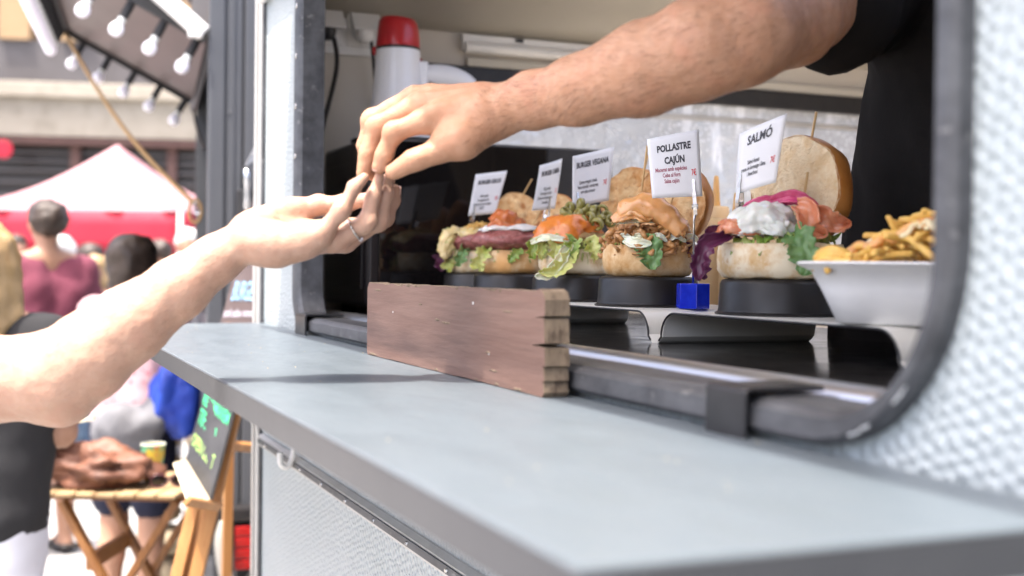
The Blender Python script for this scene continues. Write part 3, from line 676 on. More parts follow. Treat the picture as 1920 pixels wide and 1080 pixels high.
M['frisee'] = mat('pale frilly lettuce', (0.50, 0.52, 0.13), (0.60, 0.60, 0.26), scale=50, rough=0.4, sss=0.15, c3=(0.30, 0.42, 0.07), scale3=40, lo3=0.55, hi3=0.7, coat=0.25)
M['dark_leaf'] = mat('dark green leaf', (0.09, 0.20, 0.055), (0.15, 0.28, 0.10), scale=50, rough=0.42, sss=0.1, coat=0.2)
M['purple_leaf'] = mat('purple salad leaf', (0.075, 0.012, 0.045), (0.13, 0.025, 0.075), scale=40, rough=0.38, coat=0.25)
M['onion_white'] = mat('onion ring', (0.66, 0.66, 0.46), (0.74, 0.75, 0.62), scale=40, rough=0.25, sss=0.3, coat=0.4)
M['romesco'] = mat('orange romesco sauce', (0.62, 0.16, 0.02), (0.70, 0.24, 0.045), scale=60, rough=0.3, bump=0.4, bscale=120, bdist=0.0015, sss=0.1, coat=0.35)
M['veg_patty'] = mat('grain patty', (0.32, 0.20, 0.075), (0.22, 0.12, 0.04), scale=120, rough=0.6, bump=1.0, bscale=180, bdist=0.002)
M['olive'] = mat('sliced green olive', (0.20, 0.18, 0.045), (0.30, 0.27, 0.075), scale=90, rough=0.25, coat=0.2)
M['chicken'] = mat('pulled spiced chicken', (0.54, 0.29, 0.11), (0.42, 0.19, 0.06), scale=90, rough=0.45, bump=0.8, bscale=160, bdist=0.0015, c3=(0.56, 0.34, 0.16), scale3=60, lo3=0.55, hi3=0.7, coat=0.3)
M['cajun'] = mat('orange mayonnaise sauce', (0.70, 0.36, 0.14), (0.64, 0.30, 0.10), scale=50, rough=0.22, sss=0.25, c3=(0.45, 0.14, 0.03), scale3=160, lo3=0.68, hi3=0.72, coat=0.4)
M['salmon'] = mat('smoked salmon slice', (0.58, 0.17, 0.075), (0.66, 0.28, 0.15), scale=45, rough=0.3, sss=0.2, stretch=(1, 3, 1), coat=0.4)
M['white_sauce'] = mat('white dill cream', (0.74, 0.75, 0.71), (0.68, 0.70, 0.64), scale=60, rough=0.25, sss=0.25, c3=(0.32, 0.42, 0.16), scale3=190, lo3=0.70, hi3=0.73, coat=0.35)
M['pink_onion'] = mat('pink pickled onion', (0.56, 0.03, 0.14), (0.66, 0.13, 0.27), scale=40, rough=0.25, sss=0.2, coat=0.4)

def bun_base(t, r, h, m, top_m, seed=0):
    prof = [(0.0, 0.0), (r * 0.80, 0.0), (r * 0.91, h * 0.06), (r * 0.985, h * 0.28), (r, h * 0.55), (r * 0.985, h * 0.82), (r * 0.955, h)]
    g = lathe(prof, 40, cap=False).wob(0.0028, 40, seed).wob(0.0012, 120, seed + 4)
    o = obj('bottom_bun', g, m, t, smooth=True)
    f = grid(14, 14, lambda u, v: disc(u, v, r * 0.965, h * 0.99)).wob(0.0028, 40, seed).wob(0.0016, 200, seed)
    obj('cut_face', f, top_m, o, smooth=True)
    return o
def disc(u, v, r, z):
    a, b = 2 * u - 1, 2 * v - 1
    x = a * math.sqrt(max(0, 1 - b * b / 2)); y = b * math.sqrt(max(0, 1 - a * a / 2))
    return (x * r, y * r, z)
def bun_top(t, r, h, c, nrm, m_face, seed=0, roll=0.0):
    """dome standing on its edge; nrm is the direction the cut face looks"""
    prof = [(r * 0.97, 0.0), (r * 1.0, h * 0.10), (r * 0.99, h * 0.3), (r * 0.9, h * 0.6), (r * 0.70, h * 0.84), (r * 0.4, h * 0.965), (0.0, h)]
    q = (-Vector(nrm)).to_track_quat('Z', 'Y').to_matrix().to_4x4()
    T = Matrix.Translation(c) @ q @ Matrix.Rotation(roll, 4, 'Z')
    g = lathe(prof, 44, cap=False).wob(0.0035, 26, seed).xf(T)
    o = obj('top_bun', g, M['crust'], t, smooth=True)
    fz = grid(26, 26, lambda u, v: disc(u, v, r * 0.985, 0.0012)).wob(0.0035, 26, seed)
    fz.v = [(x, y, z + 0.0035 * noise.fractal(Vector((x, y, seed)) * 90, 0.9, 2.0, 4) - 0.002 * max(0, noise.noise(Vector((x, y, seed + 3)) * 160))) for x, y, z in fz.v]
    obj('crumb_face', fz.xf(T), m_face, o, smooth=True)
    return o
def skewer(t, a, b): obj('skewer', tube([a, b], 0.00165, 8), M['stick'], t, smooth=True, auto=40)
def ruffle(t, name, m, a0, a1, r, z, w, amp, freq, seed, droop=0.5, nu=60, out=0.02):
    """frilly leaf edge wrapped round the bun from angle a0 to a1 (radians, -pi/2 faces the viewer)"""
    def fn(u, v):
        a = a0 + (a1 - a0) * u
        e = v ** 1.5
        wv = math.sin(u * freq * 6.28 + seed) * amp * e + amp * 0.9 * e * noise.noise(Vector((u * freq * 1.7, v * 2.5, seed))) + amp * 0.45 * e * e * math.sin(u * freq * 21 + 2 * seed)
        rad = r - 0.012 + (w + out) * v * (1 + 0.35 * noise.noise(Vector((u * freq * 2.6, 1.0, seed)))) + 0.6 * wv * math.cos(u * freq * 3.1 + 1)
        zz = z + wv - droop * w * v * v * 2.2 + 0.004 * noise.noise(Vector((u * 8, seed, v)))
        aa = a + 0.08 * e * noise.noise(Vector((u * freq, 5.0, seed)))
        return (rad * math.cos(aa), rad * math.sin(aa), zz)
    return obj(name, grid(nu * 2, 9, fn), m, t, smooth=True, solid=0.0004)
def leaf(t, name, m, pts, wid, seed, curl=0.3, nu=26, nv=14, solid=0.0005, jag=0.18):
    """a leaf along a 3-D spine; wid = half width; frilled, wavy margins"""
    sp_ = spline(pts, max(3, nu // (len(pts) - 1)))
    n = len(sp_) - 1
    def fn(u, v):
        i = min(n - 1, int(u * n)); p = sp_[i].lerp(sp_[i + 1], u * n - i)
        tn = (sp_[min(i + 1, n)] - sp_[max(i - 1, 0)]).normalized()
        side = tn.cross(Vector((0, -1, 0.25)))
        if side.length < 0.05: side = Vector((1, 0, 0))
        side.normalize(); up = side.cross(tn)
        s = 2 * v - 1; sg_ = 1 if s > 0 else -1
        ww = wid * (math.sin(math.pi * min(1, 0.08 + 0.92 * u)) ** 0.6) * (1 + jag * noise.noise(Vector((u * 9, sg_ * 2, seed))) + 0.55 * jag * noise.noise(Vector((u * 26, sg_ * 3, seed + 5))) * abs(s))
        rip = 0.32 * jag * wid * s * s * math.sin(u * 34 + seed * 3 + sg_) + 0.03 * wid * math.exp(-(s * 7) ** 2)
        q = p + side * s * ww + up * (curl * wid * (s * s - 0.3) + 0.25 * wid * noise.noise(Vector((u * 5, s * 3, seed + 2))) + rip)
        return tuple(q)
    return obj(name, grid(n, nv, fn), m, t, smooth=True, solid=solid)
def patty(t, name, m, r, h, c, seed, tilt=0.0):
    g = blob(r, r, h / 2, 0.10, 2.2, seed, 4)
    g.v = [(x, y, max(-h * 0.5, min(h * 0.5, z * 1.5))) for x, y, z in g.v]
    g.wob(0.002, 130, seed).rot(tilt, 'X').mv(*c)
    return obj(name, g, m, t, smooth=True)
def sheet_blob(t, name, m, c, sx, sy, sz, seed, drip=0.0, amp=0.3, sub=4, rot=0.0, tilt=0.0):
    """a spoonful that slumps: dome with flattened base and dripping edge"""
    g = blob(1, 1, 1, amp, 1.5, seed, sub); out = []
    for x, y, z in g.v:
        rr_ = math.hypot(x, y)
        zz = z * sz if z > 0 else z * sz * 0.35
        zz -= drip * max(0, rr_ - 0.6) ** 1.3 * (1 + 1.5 * noise.noise(Vector((x * 2.5, y * 2.5, seed))))
        zz += 0.06 * sz * noise.fractal(Vector((x, y, z)) * 4 + Vector((seed, 0, 0)), 0.8, 2, 3)
        out.append((x * sx, y * sy, zz))
    g.v = out; g.rot(rot, 'Z').rot(tilt, 'Y').mv(*c)
    return obj(name, g, m, t, smooth=True)
def burger(key, label):
    x, y = SPOTS[key]
    return thing('burger', label, 'burger', (x, y, DT + 0.0004), face_cam(x, y), 'burgers on show along the counter')
FACE = lambda x, z=0.08: Vector((x, -1.0, z)).normalized()

# salmon burger, nearest
t = burger('salmon', 'salmon burger with white dill cream, pink onion and its tall bun upright')
bun_base(t, 0.077, 0.042, M['crust_white'], M['crumb_face'], 1)
ruffle(t, 'lettuce', M['lettuce'], R(-150), R(-30), 0.068, 0.047, 0.010, 0.008, 7, 1.0, 0.25, out=0.004)
ruffle(t, 'lettuce', M['lettuce'], R(-110), R(0), 0.064, 0.052, 0.010, 0.007, 6, 4.0, 0.2, out=0.004)
leaf(t, 'salad_leaf', M['dark_leaf'], [(0.012, -0.062, 0.056), (0.022, -0.079, 0.046), (0.028, -0.084, 0.024), (0.025, -0.085, 0.004)], 0.018, 2.2, 0.35, jag=0.5)
leaf(t, 'salad_leaf', M['purple_leaf'], [(-0.058, -0.045, 0.052), (-0.085, -0.06, 0.040), (-0.094, -0.062, 0.018), (-0.095, -0.062, -0.004)], 0.010, 3.2, 0.8, jag=0.7)
leaf(t, 'salad_leaf', M['purple_leaf'], [(-0.048, -0.02, 0.052), (-0.07, -0.035, 0.058), (-0.085, -0.045, 0.050), (-0.098, -0.05, 0.038)], 0.008, 6.2, 0.8, jag=0.7)
sheet_blob(t, 'salmon_slice', M['salmon'], (-0.046, -0.034, 0.058), 0.030, 0.026, 0.018, 1, 0.008)
leaf(t, 'salmon_slice', M['salmon'], [(0.018, -0.045, 0.088), (0.030, -0.058, 0.080), (0.034, -0.060, 0.060), (0.052, -0.055, 0.052)], 0.013, 1.0, 0.7, jag=0.15, solid=0.002)
leaf(t, 'salmon_slice', M['salmon'], [(0.024, -0.035, 0.082), (0.045, -0.048, 0.074), (0.062, -0.045, 0.066), (0.078, -0.03, 0.066)], 0.013, 4.0, 0.6, jag=0.22, solid=0.002)
sheet_blob(t, 'dill_cream', M['white_sauce'], (-0.020, -0.026, 0.062), 0.044, 0.038, 0.032, 5, 0.016, 0.26, 5)
sheet_blob(t, 'dill_cream', M['white_sauce'], (-0.006, -0.058, 0.058), 0.014, 0.010, 0.016, 8, 0.012, 0.4, 3)
sheet_blob(t, 'dill_cream', M['white_sauce'], (0.044, -0.02, 0.078), 0.026, 0.02, 0.008, 9, 0.004, 0.4, 3)
for k, (a, b, c) in enumerate((((-0.012, -0.022, 0.094), (0.016, -0.030, 0.099), (0.044, -0.026, 0.085)), ((-0.045, -0.012, 0.083), (-0.02, -0.018, 0.093), (0.008, -0.02, 0.094)), ((-0.02, -0.010, 0.088), (0.012, -0.012, 0.097), (0.03, -0.012, 0.091)))):
    leaf(t, 'pickled_onion', M['pink_onion'], [a, b, c], 0.0075, k, 0.6, solid=0.002)
bun_top(t, 0.072, 0.060, (0.014, 0.030, 0.109), FACE(-0.85, 0.10), M['crumb_face'], 2)
skewer(t, (0.024, 0.048, 0.10), (0.041, 0.030, 0.208))
skewer(t, (0.024, -0.020, 0.078), (0.031, -0.006, 0.130))

# pulled chicken burger
t = burger('chicken', 'pulled chicken burger topped with a long dollop of orange sauce')
bun_base(t, 0.067, 0.044, M['crust_pale'], M['crumb_face'], 3)
ruffle(t, 'lettuce', M['lettuce'], R(-160), R(-20), 0.064, 0.049, 0.008, 0.007, 7, 2.0, 0.3, out=0.0)
leaf(t, 'salad_leaf', M['dark_leaf'], [(-0.008, -0.058, 0.050), (0.002, -0.073, 0.042), (0.006, -0.077, 0.026), (0.002, -0.077, 0.010)], 0.019, 7.2, 0.35, jag=0.6)
leaf(t, 'salad_leaf', M['purple_leaf'], [(0.05, -0.03, 0.045), (0.072, -0.035, 0.032), (0.078, -0.035, 0.012), (0.08, -0.035, -0.004)], 0.010, 8.2, 0.8, jag=0.7)
leaf(t, 'onion_slice', M['onion_white'], [(-0.035, -0.055, 0.052), (-0.018, -0.071, 0.047), (0.004, -0.073, 0.046)], 0.008, 1, 0.4, solid=0.002)
rr = random.Random(21); g = G()
for k in range(230):
    a = rr.uniform(0, 6.28); q = math.sqrt(rr.random()) * 0.064
    c = Vector((q * math.cos(a) * 1.08, q * math.sin(a) - 0.004, 0.050 + rr.uniform(0, 0.026) * (1 - (q / 0.07) ** 2) - (0.014 if (q > 0.05 and rr.random() < 0.5) else 0)))
    d = Vector((rr.gauss(0, 1), rr.gauss(0, 1), rr.gauss(0, 0.55))).normalized() * rr.uniform(0.006, 0.015)
    n2 = Vector((rr.gauss(0, 1), rr.gauss(0, 1), rr.gauss(0, 1))) * 0.004
    w_ = rr.uniform(0.0018, 0.0056)
    g.add(tube([c - d, c - d * 0.4 + n2, c + d * 0.4 + n2, c + d], [w_ * 0.5, w_, w_, w_ * 0.4], 6))
tag(obj('pulled_chicken', g.wob(0.002, 150, 1), M['chicken'], t, smooth=True), kind='stuff')
for k in range(5):
    a = R(-140 + 26 * k); p0 = Vector((0.06 * math.cos(a), 0.06 * math.sin(a), 0.052))
    leaf(t, 'onion_slice', M['onion_white'], [p0, p0 + Vector((0.012, -0.006, 0.006)), p0 + Vector((0.024, -0.002, -0.002))], 0.004, k + 3, 0.5, solid=0.0016)
leaf(t, 'onion_slice', M['onion_white'], [(-0.050, -0.032, 0.080), (-0.02, -0.045, 0.086), (0.02, -0.048, 0.082)], 0.010, 9, 0.3, solid=0.0025)
sp_ = spline([(-0.044, -0.040, 0.091), (-0.02, -0.043, 0.100), (0.006, -0.048, 0.098), (0.030, -0.054, 0.082), (0.052, -0.056, 0.066)], 8)
rad = [0.014 + 0.006 * math.sin(math.pi * i / (len(sp_) - 1)) for i in range(len(sp_))]; rad[0] = 0.007; rad[1] = 0.0115; rad[-1] = 0.006; rad[-2] = 0.010
g = tube(sp_, rad, 24); g.v = [(x, y, z - 0.25 * max(0, -y - 0.052)) for x, y, z in g.v]
obj('cajun_sauce', g.wob(0.005, 38, 4).wob(0.0022, 95, 7), M['cajun'], t, smooth=True, sub=1)
sheet_blob(t, 'cajun_sauce', M['cajun'], (-0.018, -0.036, 0.086), 0.034, 0.026, 0.014, 5, 0.016, 0.4)
sheet_blob(t, 'cajun_sauce', M['cajun'], (0.036, -0.050, 0.070), 0.022, 0.016, 0.012, 9, 0.012, 0.45)
bun_top(t, 0.066, 0.052, (0.030, 0.052, 0.110), FACE(-0.75, 0.02), M['crumb_toast'], 6, 1.0)
skewer(t, (0.022, 0.002, 0.072), (0.034, -0.004, 0.116))
skewer(t, (-0.012, 0.075, 0.13), (-0.004, 0.07, 0.20))

# vegan burger
t = burger('vegan', 'vegan burger with sliced olives, orange sauce and frilly yellow lettuce')
bun_base(t, 0.064, 0.042, M['crust_white'], M['crumb_face'], 5)
for k, (a0, a1, zz, dr_, sd_) in enumerate(((-165, -60, 0.046, 0.5, 1.5), (-120, -20, 0.046, 0.6, 3.5), (-150, -35, 0.054, 0.2, 6.5))):
    ruffle(t, 'frilly_lettuce', M['frisee'], R(a0), R(a1), 0.062, zz, 0.013, 0.008, 11, sd_, dr_, out=0.0)
leaf(t, 'lettuce_rib', M['onion_white'], [(-0.010, -0.066, 0.050), (-0.026, -0.082, 0.022), (-0.044, -0.088, 0.000), (-0.066, -0.088, -0.004)], 0.010, 2.1, 0.7, solid=0.0015, jag=0.4)
leaf(t, 'lettuce_rib', M['frisee'], [(0.0, -0.066, 0.050), (-0.015, -0.086, 0.020), (-0.035, -0.093, 0.003), (-0.06, -0.092, 0.004)], 0.011, 5.1, 0.7, solid=0.001, jag=0.9)
for k in range(7):
    a = R(-165 + 24 * k); p0 = Vector((0.058 * math.cos(a), 0.058 * math.sin(a), 0.050))
    o_ = Vector((math.cos(a), math.sin(a), 0))
    leaf(t, 'frilly_lettuce', M['frisee' if k % 3 else 'lettuce'], [p0, p0 + o_ * 0.012 + Vector((0, 0, 0.004)), p0 + o_ * 0.018 + Vector((0, 0, -0.012)), p0 + o_ * 0.019 + Vector((0.004, 0, -0.026))], 0.010, k * 1.7, 0.9, jag=1.1)
leaf(t, 'onion_slice', M['onion_white'], [(-0.075, -0.04, 0.052), (-0.05, -0.062, 0.060), (-0.01, -0.066, 0.056)], 0.006, 9, 0.3, solid=0.002)
patty(t, 'grain_patty', M['veg_patty'], 0.056, 0.022, (0.0, -0.004, 0.060), 3)
sheet_blob(t, 'romesco_sauce', M['romesco'], (-0.010, -0.020, 0.074), 0.052, 0.040, 0.028, 3, 0.030, 0.35, rot=0.3)
rr = random.Random(4)
ol = [(-0.006, -0.010, 0.104), (0.014, -0.020, 0.100), (0.002, -0.026, 0.092), (0.026, -0.012, 0.110), (0.042, -0.018, 0.106), (0.034, -0.030, 0.094), (0.050, -0.022, 0.092), (0.062, -0.008, 0.098), (0.018, -0.004, 0.118), (0.000, 0.004, 0.112), (0.046, -0.036, 0.084), (0.068, -0.018, 0.090), (0.054, 0.002, 0.108), (0.024, -0.034, 0.088)]
for k, p in enumerate(ol):
    g = G(); a0 = rr.uniform(0, 6)
    prof_ = [(0.0045 + 0.0048 * (0.5 - 0.5 * math.cos(b)) + 0.0, 0.0045 * math.sin(b)) for b in [2 * math.pi * q / 10 for q in range(11)]]
    g = lathe(prof_, 16, cap=False).sc(1.25, 1.25, 1.3)
    E = Euler((rr.uniform(0.5, 1.9), rr.uniform(-0.7, 0.7), rr.uniform(0, 6))).to_matrix().to_4x4()
    obj('olive_slice', g.xf(Matrix.Translation((p[0] - 0.012, p[1], p[2])) @ E), M['olive'], t, smooth=True)
bun_top(t, 0.064, 0.048, (0.092, 0.058, 0.124), FACE(-0.7, 0.02), M['crumb_toast'], 9, 2.0)
obj('bun_prop', blob(0.034, 0.026, 0.040, 0.15, 2, 4).mv(0.090, 0.060, 0.030), M['crust_pale'], t, smooth=True)
skewer(t, (0.066, -0.005, 0.078), (0.088, -0.008, 0.135))
skewer(t, (0.108, 0.07, 0.15), (0.122, 0.065, 0.208))

# goat cheese burger
t = burger('goat', 'beef burger with white goat cheese and red tomato relish')
bun_base(t, 0.064, 0.042, M['crust_gold'], M['crumb_face'], 7)
ruffle(t, 'lettuce', M['lettuce'], R(-170), R(-60), 0.060, 0.044, 0.010, 0.008, 7, 5.0, 0.6, out=0.002)
leaf(t, 'salad_leaf', M['lettuce'], [(0.004, -0.05, 0.05), (0.008, -0.064, 0.044), (0.000, -0.068, 0.030), (-0.008, -0.068, 0.020)], 0.008, 3.3, 0.5, jag=1.0)
leaf(t, 'salad_leaf', M['purple_leaf'], [(0.046, -0.042, 0.046), (0.052, -0.046, 0.030), (0.058, -0.046, 0.014), (0.064, -0.044, 0.004)], 0.007, 1.3, 0.5, jag=0.6)
leaf(t, 'salad_leaf', M['frisee'], [(-0.05, -0.042, 0.046), (-0.056, -0.052, 0.03), (-0.062, -0.054, 0.014), (-0.058, -0.052, 0.004)], 0.012, 2.3, 0.8, jag=1.1)
leaf(t, 'onion_slice', M['onion_white'], [(0.0, -0.052, 0.05), (0.03, -0.055, 0.051), (0.055, -0.04, 0.052)], 0.003, 2.3, 0.4, solid=0.001)
patty(t, 'beef_patty', M['beef'], 0.070, 0.036, (-0.004, -0.008, 0.063), 12, R(2))
sheet_blob(t, 'goat_cheese', M['goat'], (-0.004, -0.012, 0.082), 0.060, 0.050, 0.010, 6, 0.010, 0.25)
sheet_blob(t, 'tomato_relish', M['tomato_jam'], (-0.012, -0.014, 0.088), 0.034, 0.030, 0.025, 12, 0.006, 0.45)
bun_top(t, 0.056, 0.036, (0.072, 0.050, 0.100), FACE(-0.60, 0.06), M['crumb_toast'], 12, 0.5)
skewer(t, (0.028, -0.02, 0.075), (0.055, -0.024, 0.128))

# toasted corn burger, farthest
t = burger('corn', 'beef burger with melted yellow cheese and toasted corn, farthest from the fries')
bun_base(t, 0.064, 0.042, M['crust_white'], M['crumb_face'], 9)
ruffle(t, 'lettuce', M['lettuce'], R(-170), R(-60), 0.060, 0.046, 0.012, 0.009, 8, 8.0, 0.6, out=0.002)
leaf(t, 'salad_leaf', M['dark_leaf'], [(-0.03, -0.05, 0.048), (-0.036, -0.066, 0.042), (-0.042, -0.068, 0.026), (-0.044, -0.066, 0.012)], 0.012, 4.3, 0.5, jag=0.9)
leaf(t, 'salad_leaf', M['purple_leaf'], [(-0.055, -0.025, 0.040), (-0.074, -0.03, 0.032), (-0.080, -0.03, 0.018), (-0.078, -0.03, 0.002)], 0.013, 5.3, 0.5, jag=0.8)
leaf(t, 'salad_leaf', M['frisee'], [(-0.058, -0.03, 0.034), (-0.066, -0.036, 0.022), (-0.066, -0.038, 0.010), (-0.060, -0.036, 0.002)], 0.010, 6.3, 0.8, jag=1.0)
patty(t, 'beef_patty', M['beef'], 0.068, 0.036, (0.0, -0.006, 0.063), 15, R(2))
sheet_blob(t, 'melted_cheese', M['melt'], (-0.016, -0.010, 0.078), 0.056, 0.052, 0.012, 14, 0.030, 0.25)
leaf(t, 'cheese_drip', M['melt'], [(-0.045, -0.04, 0.085), (-0.064, -0.05, 0.072), (-0.070, -0.052, 0.045), (-0.070, -0.05, 0.026)], 0.016, 3.0, -0.5, solid=0.003, jag=0.5)
g = G(); rr = random.Random(8)
for k in range(130):
    a = rr.uniform(0, 6.28); q = math.sqrt(rr.random()) * 0.042
    g.add(blob(rr.uniform(0.0025, 0.0045), rr.uniform(0.002, 0.004), rr.uniform(0.002, 0.003), 0.3, 2, k, 1).rot(rr.uniform(0, 3), 'X').rot(rr.uniform(0, 3), 'Z').mv(0.002 + q * math.cos(a), -0.014 + q * math.sin(a), 0.085 + 0.014 * (1 - (q / 0.042) ** 2) * rr.uniform(0.5, 1.1)))
tag(obj('toasted_corn', g, M['corn'], t, smooth=True), kind='stuff')
bun_top(t, 0.050, 0.044, (0.066, 0.040, 0.116), FACE(-0.30, 0.25), M['crumb_toast'], 15, 0.2)
skewer(t, (0.078, 0.05, 0.15), (0.100, 0.03, 0.190))

# ---------------------------------------------------------------- price cards on clip stands
def card(name_label, hold_label, corners, depths, head, body, price, clip_uv, foot_z, head_s=0.15, bow=0.0, ink='ink', base=False, foot_xy=None):
    """corners TL TR BR BL as photograph pixels with their depths"""
    tl, tr, br, bl = [P(c[0], c[1], d) for c, d in zip(corners, depths)]
    nrm = (tr - tl).cross(bl - tl).normalized()
    if nrm.dot(CAM_P - tl) < 0: nrm = -nrm
    def at(u, v, off=0.0):
        p = tl.lerp(tr, u).lerp(bl.lerp(br, u), v)
        return p + nrm * (off + bow * (4 * u * (1 - u)) + 0.4 * bow * math.sin(v * 3.0 + u))
    c0 = at(0.5, 1.0)
    t = thing('price_card', name_label, 'card', c0, 0, 'white price cards above the burgers')
    obj('card_sheet', grid(12, 12, lambda u, v: at(u, v)), M['card'], t, world=True, smooth=True, solid=0.0005)
    def put(lines, y0, dy, size, xs, m, x=0.5, bold=0.0, nm='lettering'):
        g = G()
        for i, s in enumerate(lines):
            q = text_geo(s, size, xs, bold)
            q.v = [tuple(at(x + px, y0 + i * dy - py, 0.0008)) for px, py, _ in q.v]
            g.add(q)
        obj(nm, g, M[m], t, world=True)
    n = max(len(s) for s in head)
    put(head, 0.26 if len(head) == 1 else 0.26, 0.20, head_s, min(0.85, 0.78 / (n * head_s * 0.60)), 'ink', 0.5, 0.006, 'heading')
    m_ = max(len(s) for s in body)
    put(body, 0.58, 0.095, 0.092, min(1.0, 0.70 / (m_ * 0.092 * 0.50)), ink, 0.42, 0.002, 'ingredients')
    put([price], 0.68, 0, 0.135, 0.62, 'ink_red', 0.86, 0.002, 'price')
    # stand: spring clip, thin rod and base
    cu = at(clip_uv[0], 1.0)
    foot = Vector((cu.x, cu.y, foot_z)) + nrm * 0.001
    h = thing('card_stand', hold_label, 'card stand', foot, 0, 'clip stands holding the price cards')
    up = (at(clip_uv[0], 0.8) - cu).normalized()
    sd_ = up.cross(nrm)
    jaw = lambda off, s: [cu + up * 0.024 + nrm * (off * 0.3), cu + up * 0.006 + nrm * off, cu - up * 0.012 + nrm * off * 1.9, cu - up * 0.026 + nrm * off * 1.2]
    for off in (0.0028, -0.0028):
        pts = spline(jaw(off, 1), 4); g = G()
        for i in range(len(pts) - 1): g.add(beam(pts[i], pts[i + 1], 0.0052 if i > 3 else 0.0036, 0.0012, tuple(nrm)))
        obj('clip_jaw', g, M['clip'], h, world=True)
    obj('clip_spring', tube([cu - up * 0.014 - sd_ * 0.0045, cu - up * 0.014 + sd_ * 0.0045], 0.0035, 10), M['clip'], h, world=True, smooth=True, auto=40)
    obj('rod', tube([cu - up * 0.02, Vector((cu.x, cu.y, cu.z - 0.035)), foot + Vector((0, 0, 0.03 if base else 0.0))], 0.0017, 8), M['clip'], h, world=True, smooth=True)
    r_ = 0.024
    if base: obj('stand_base', lathe([(r_, 0.0), (r_, 0.034), (r_ - 0.001, 0.035), (0.0, 0.035)], 6).rot(R(12), 'Z').mv(foot.x, foot.y, foot.z), M['blue_acrylic'], h, world=True, bevel=0.0015)

card('white card headed BURGER KIKOS, farthest along the counter', 'steel clip stuck in the toasted corn burger',
     [(892, 327), (951, 320), (929, 400), (878, 405)], [2.43, 2.47, 2.46, 2.42], ['BURGER KIKOS'], ['100% vedella', 'Formatge brie fos', 'Maionesa de mel i mostassa', 'KIKOS'], '7€', (0.16, 1), DT + 0.05, 0.13)
card('narrow white card headed BURGER CABRA', 'steel clip stuck in the goat cheese burger',
     [(1012, 310), (1053, 297), (1041, 391), (997, 395)], [2.24, 2.31, 2.30, 2.23], ['BURGER CABRA'], ['150g vedella', 'Formatge de cabra', 'Salsa de tomàquet seco', 'i mesclum'], '7€', (0.62, 1), DT + 0.05, 0.14, bow=0.003)
card('white card headed BURGER VEGANA above the olives', 'steel clip stuck in the vegan burger',
     [(1074, 293), (1152, 275), (1141, 376), (1074, 388)], [2.10, 2.14, 2.13, 2.09], ['BURGER VEGANA'], ['Quinoa integral, civada,', 'Pasta vermella i verduretes,', 'amb salsa romesco'], '7€', (0.14, 1), DT + 0.06, 0.15, bow=-0.003)
card('white card headed POLLASTRE CAJÚN', 'clip stand on a blue base between the chicken and salmon burgers',
     [(1213, 261), (1310, 243), (1317, 368), (1223, 372)], [1.72, 1.71, 1.70, 1.71], ['POLLASTRE', 'CAJÚN'], ['Macerat amb espècies', 'Ceba al forn', 'Salsa cajún'], '7€', (0.84, 1), RZ + 0.0006, 0.15, bow=0.002, ink='ink_pale', base=True)
card('white card headed SALMÓ beside the tallest bun', 'steel clip stuck in the salmon burger',
     [(1387, 251), (1477, 213), (1454, 342), (1380, 365)], [1.51, 1.46, 1.465, 1.515], ['SALMÓ'], ['Salmó fumat', 'crema de formatge i llima', 'i Anet fresc'], '7€', (0.12, 1), DT + 0.05, 0.2, bow=0.003)

# ---------------------------------------------------------------- fries tray
TX, TY = 0.868, 1.008
M['tray'] = mat('white pulp tray', (0.86, 0.86, 0.85), (0.83, 0.83, 0.82), scale=30, rough=0.55, bump=0.15, bscale=160, bdist=0.0008)
tr = thing('fries_tray', 'white paper pulp tray holding french fries at the window edge', 'tray', (TX, TY, RZ + 0.0005), face_cam(TX, TY))
def tray_ring(sx, sy, z, r, n=8):
    return [(y, x, z) for x, y in []] or [(cx * (sx - r) + r * math.cos(R(a)), cy * (sy - r) + r * math.sin(R(a)), z) for cx, cy, a0 in ((1, 1, 0), (-1, 1, 90), (-1, -1, 180), (1, -1, 270)) for a in [a0 + 90 * k / n for k in range(n + 1)]]
ringz = [(0.062, 0.05, 0.004, 0.03), (0.066, 0.054, 0.0, 0.032), (0.072, 0.06, 0.002, 0.035), (0.088, 0.075, 0.036, 0.04), (0.098, 0.084, 0.054, 0.045), (0.110, 0.096, 0.0595, 0.05), (0.112, 0.098, 0.0615, 0.05), (0.109, 0.095, 0.0635, 0.05), (0.096, 0.082, 0.058, 0.045), (0.084, 0.071, 0.036, 0.04), (0.066, 0.054, 0.005, 0.03)]
v = []; f = []
for q in ringz: v += tray_ring(*q)
n = len(tray_ring(*ringz[0]))
for s in range(len(ringz) - 1):
    for i in range(n): f.append((s * n + i, s * n + (i + 1) % n, (s + 1) * n + (i + 1) % n, (s + 1) * n + i))
f += [tuple(range(n)), tuple((len(ringz) - 1) * n + i for i in range(n))]
obj('tray_body', G(v, f), M['tray'], tr, smooth=True, auto=60)
M['spot'] = mat('orange sauce spot', (0.62, 0.22, 0.06), rough=0.4)
obj('sauce_spot', blob(0.0022, 0.0005, 0.0018, 0.3, 2, 1, 2).mv(0.0, -0.0655, 0.020), M['spot'], tr, smooth=True)
obj('sauce_spot', blob(0.0014, 0.0005, 0.0012, 0.3, 2, 2, 2).mv(0.011, -0.0695, 0.028), M['spot'], tr, smooth=True)
M['fry'] = mat('golden fried potato', (0.66, 0.38, 0.07), (0.72, 0.48, 0.14), scale=40, rough=0.42, sss=0.15, bump=0.3, bscale=120, bdist=0.001, c3=(0.50, 0.22, 0.03), scale3=50, lo3=0.62, hi3=0.75)
rr = random.Random(31)
TM = Matrix.Translation((TX, TY, RZ)) @ Matrix.Rotation(face_cam(TX, TY), 4, 'Z')
fry_meshes = []
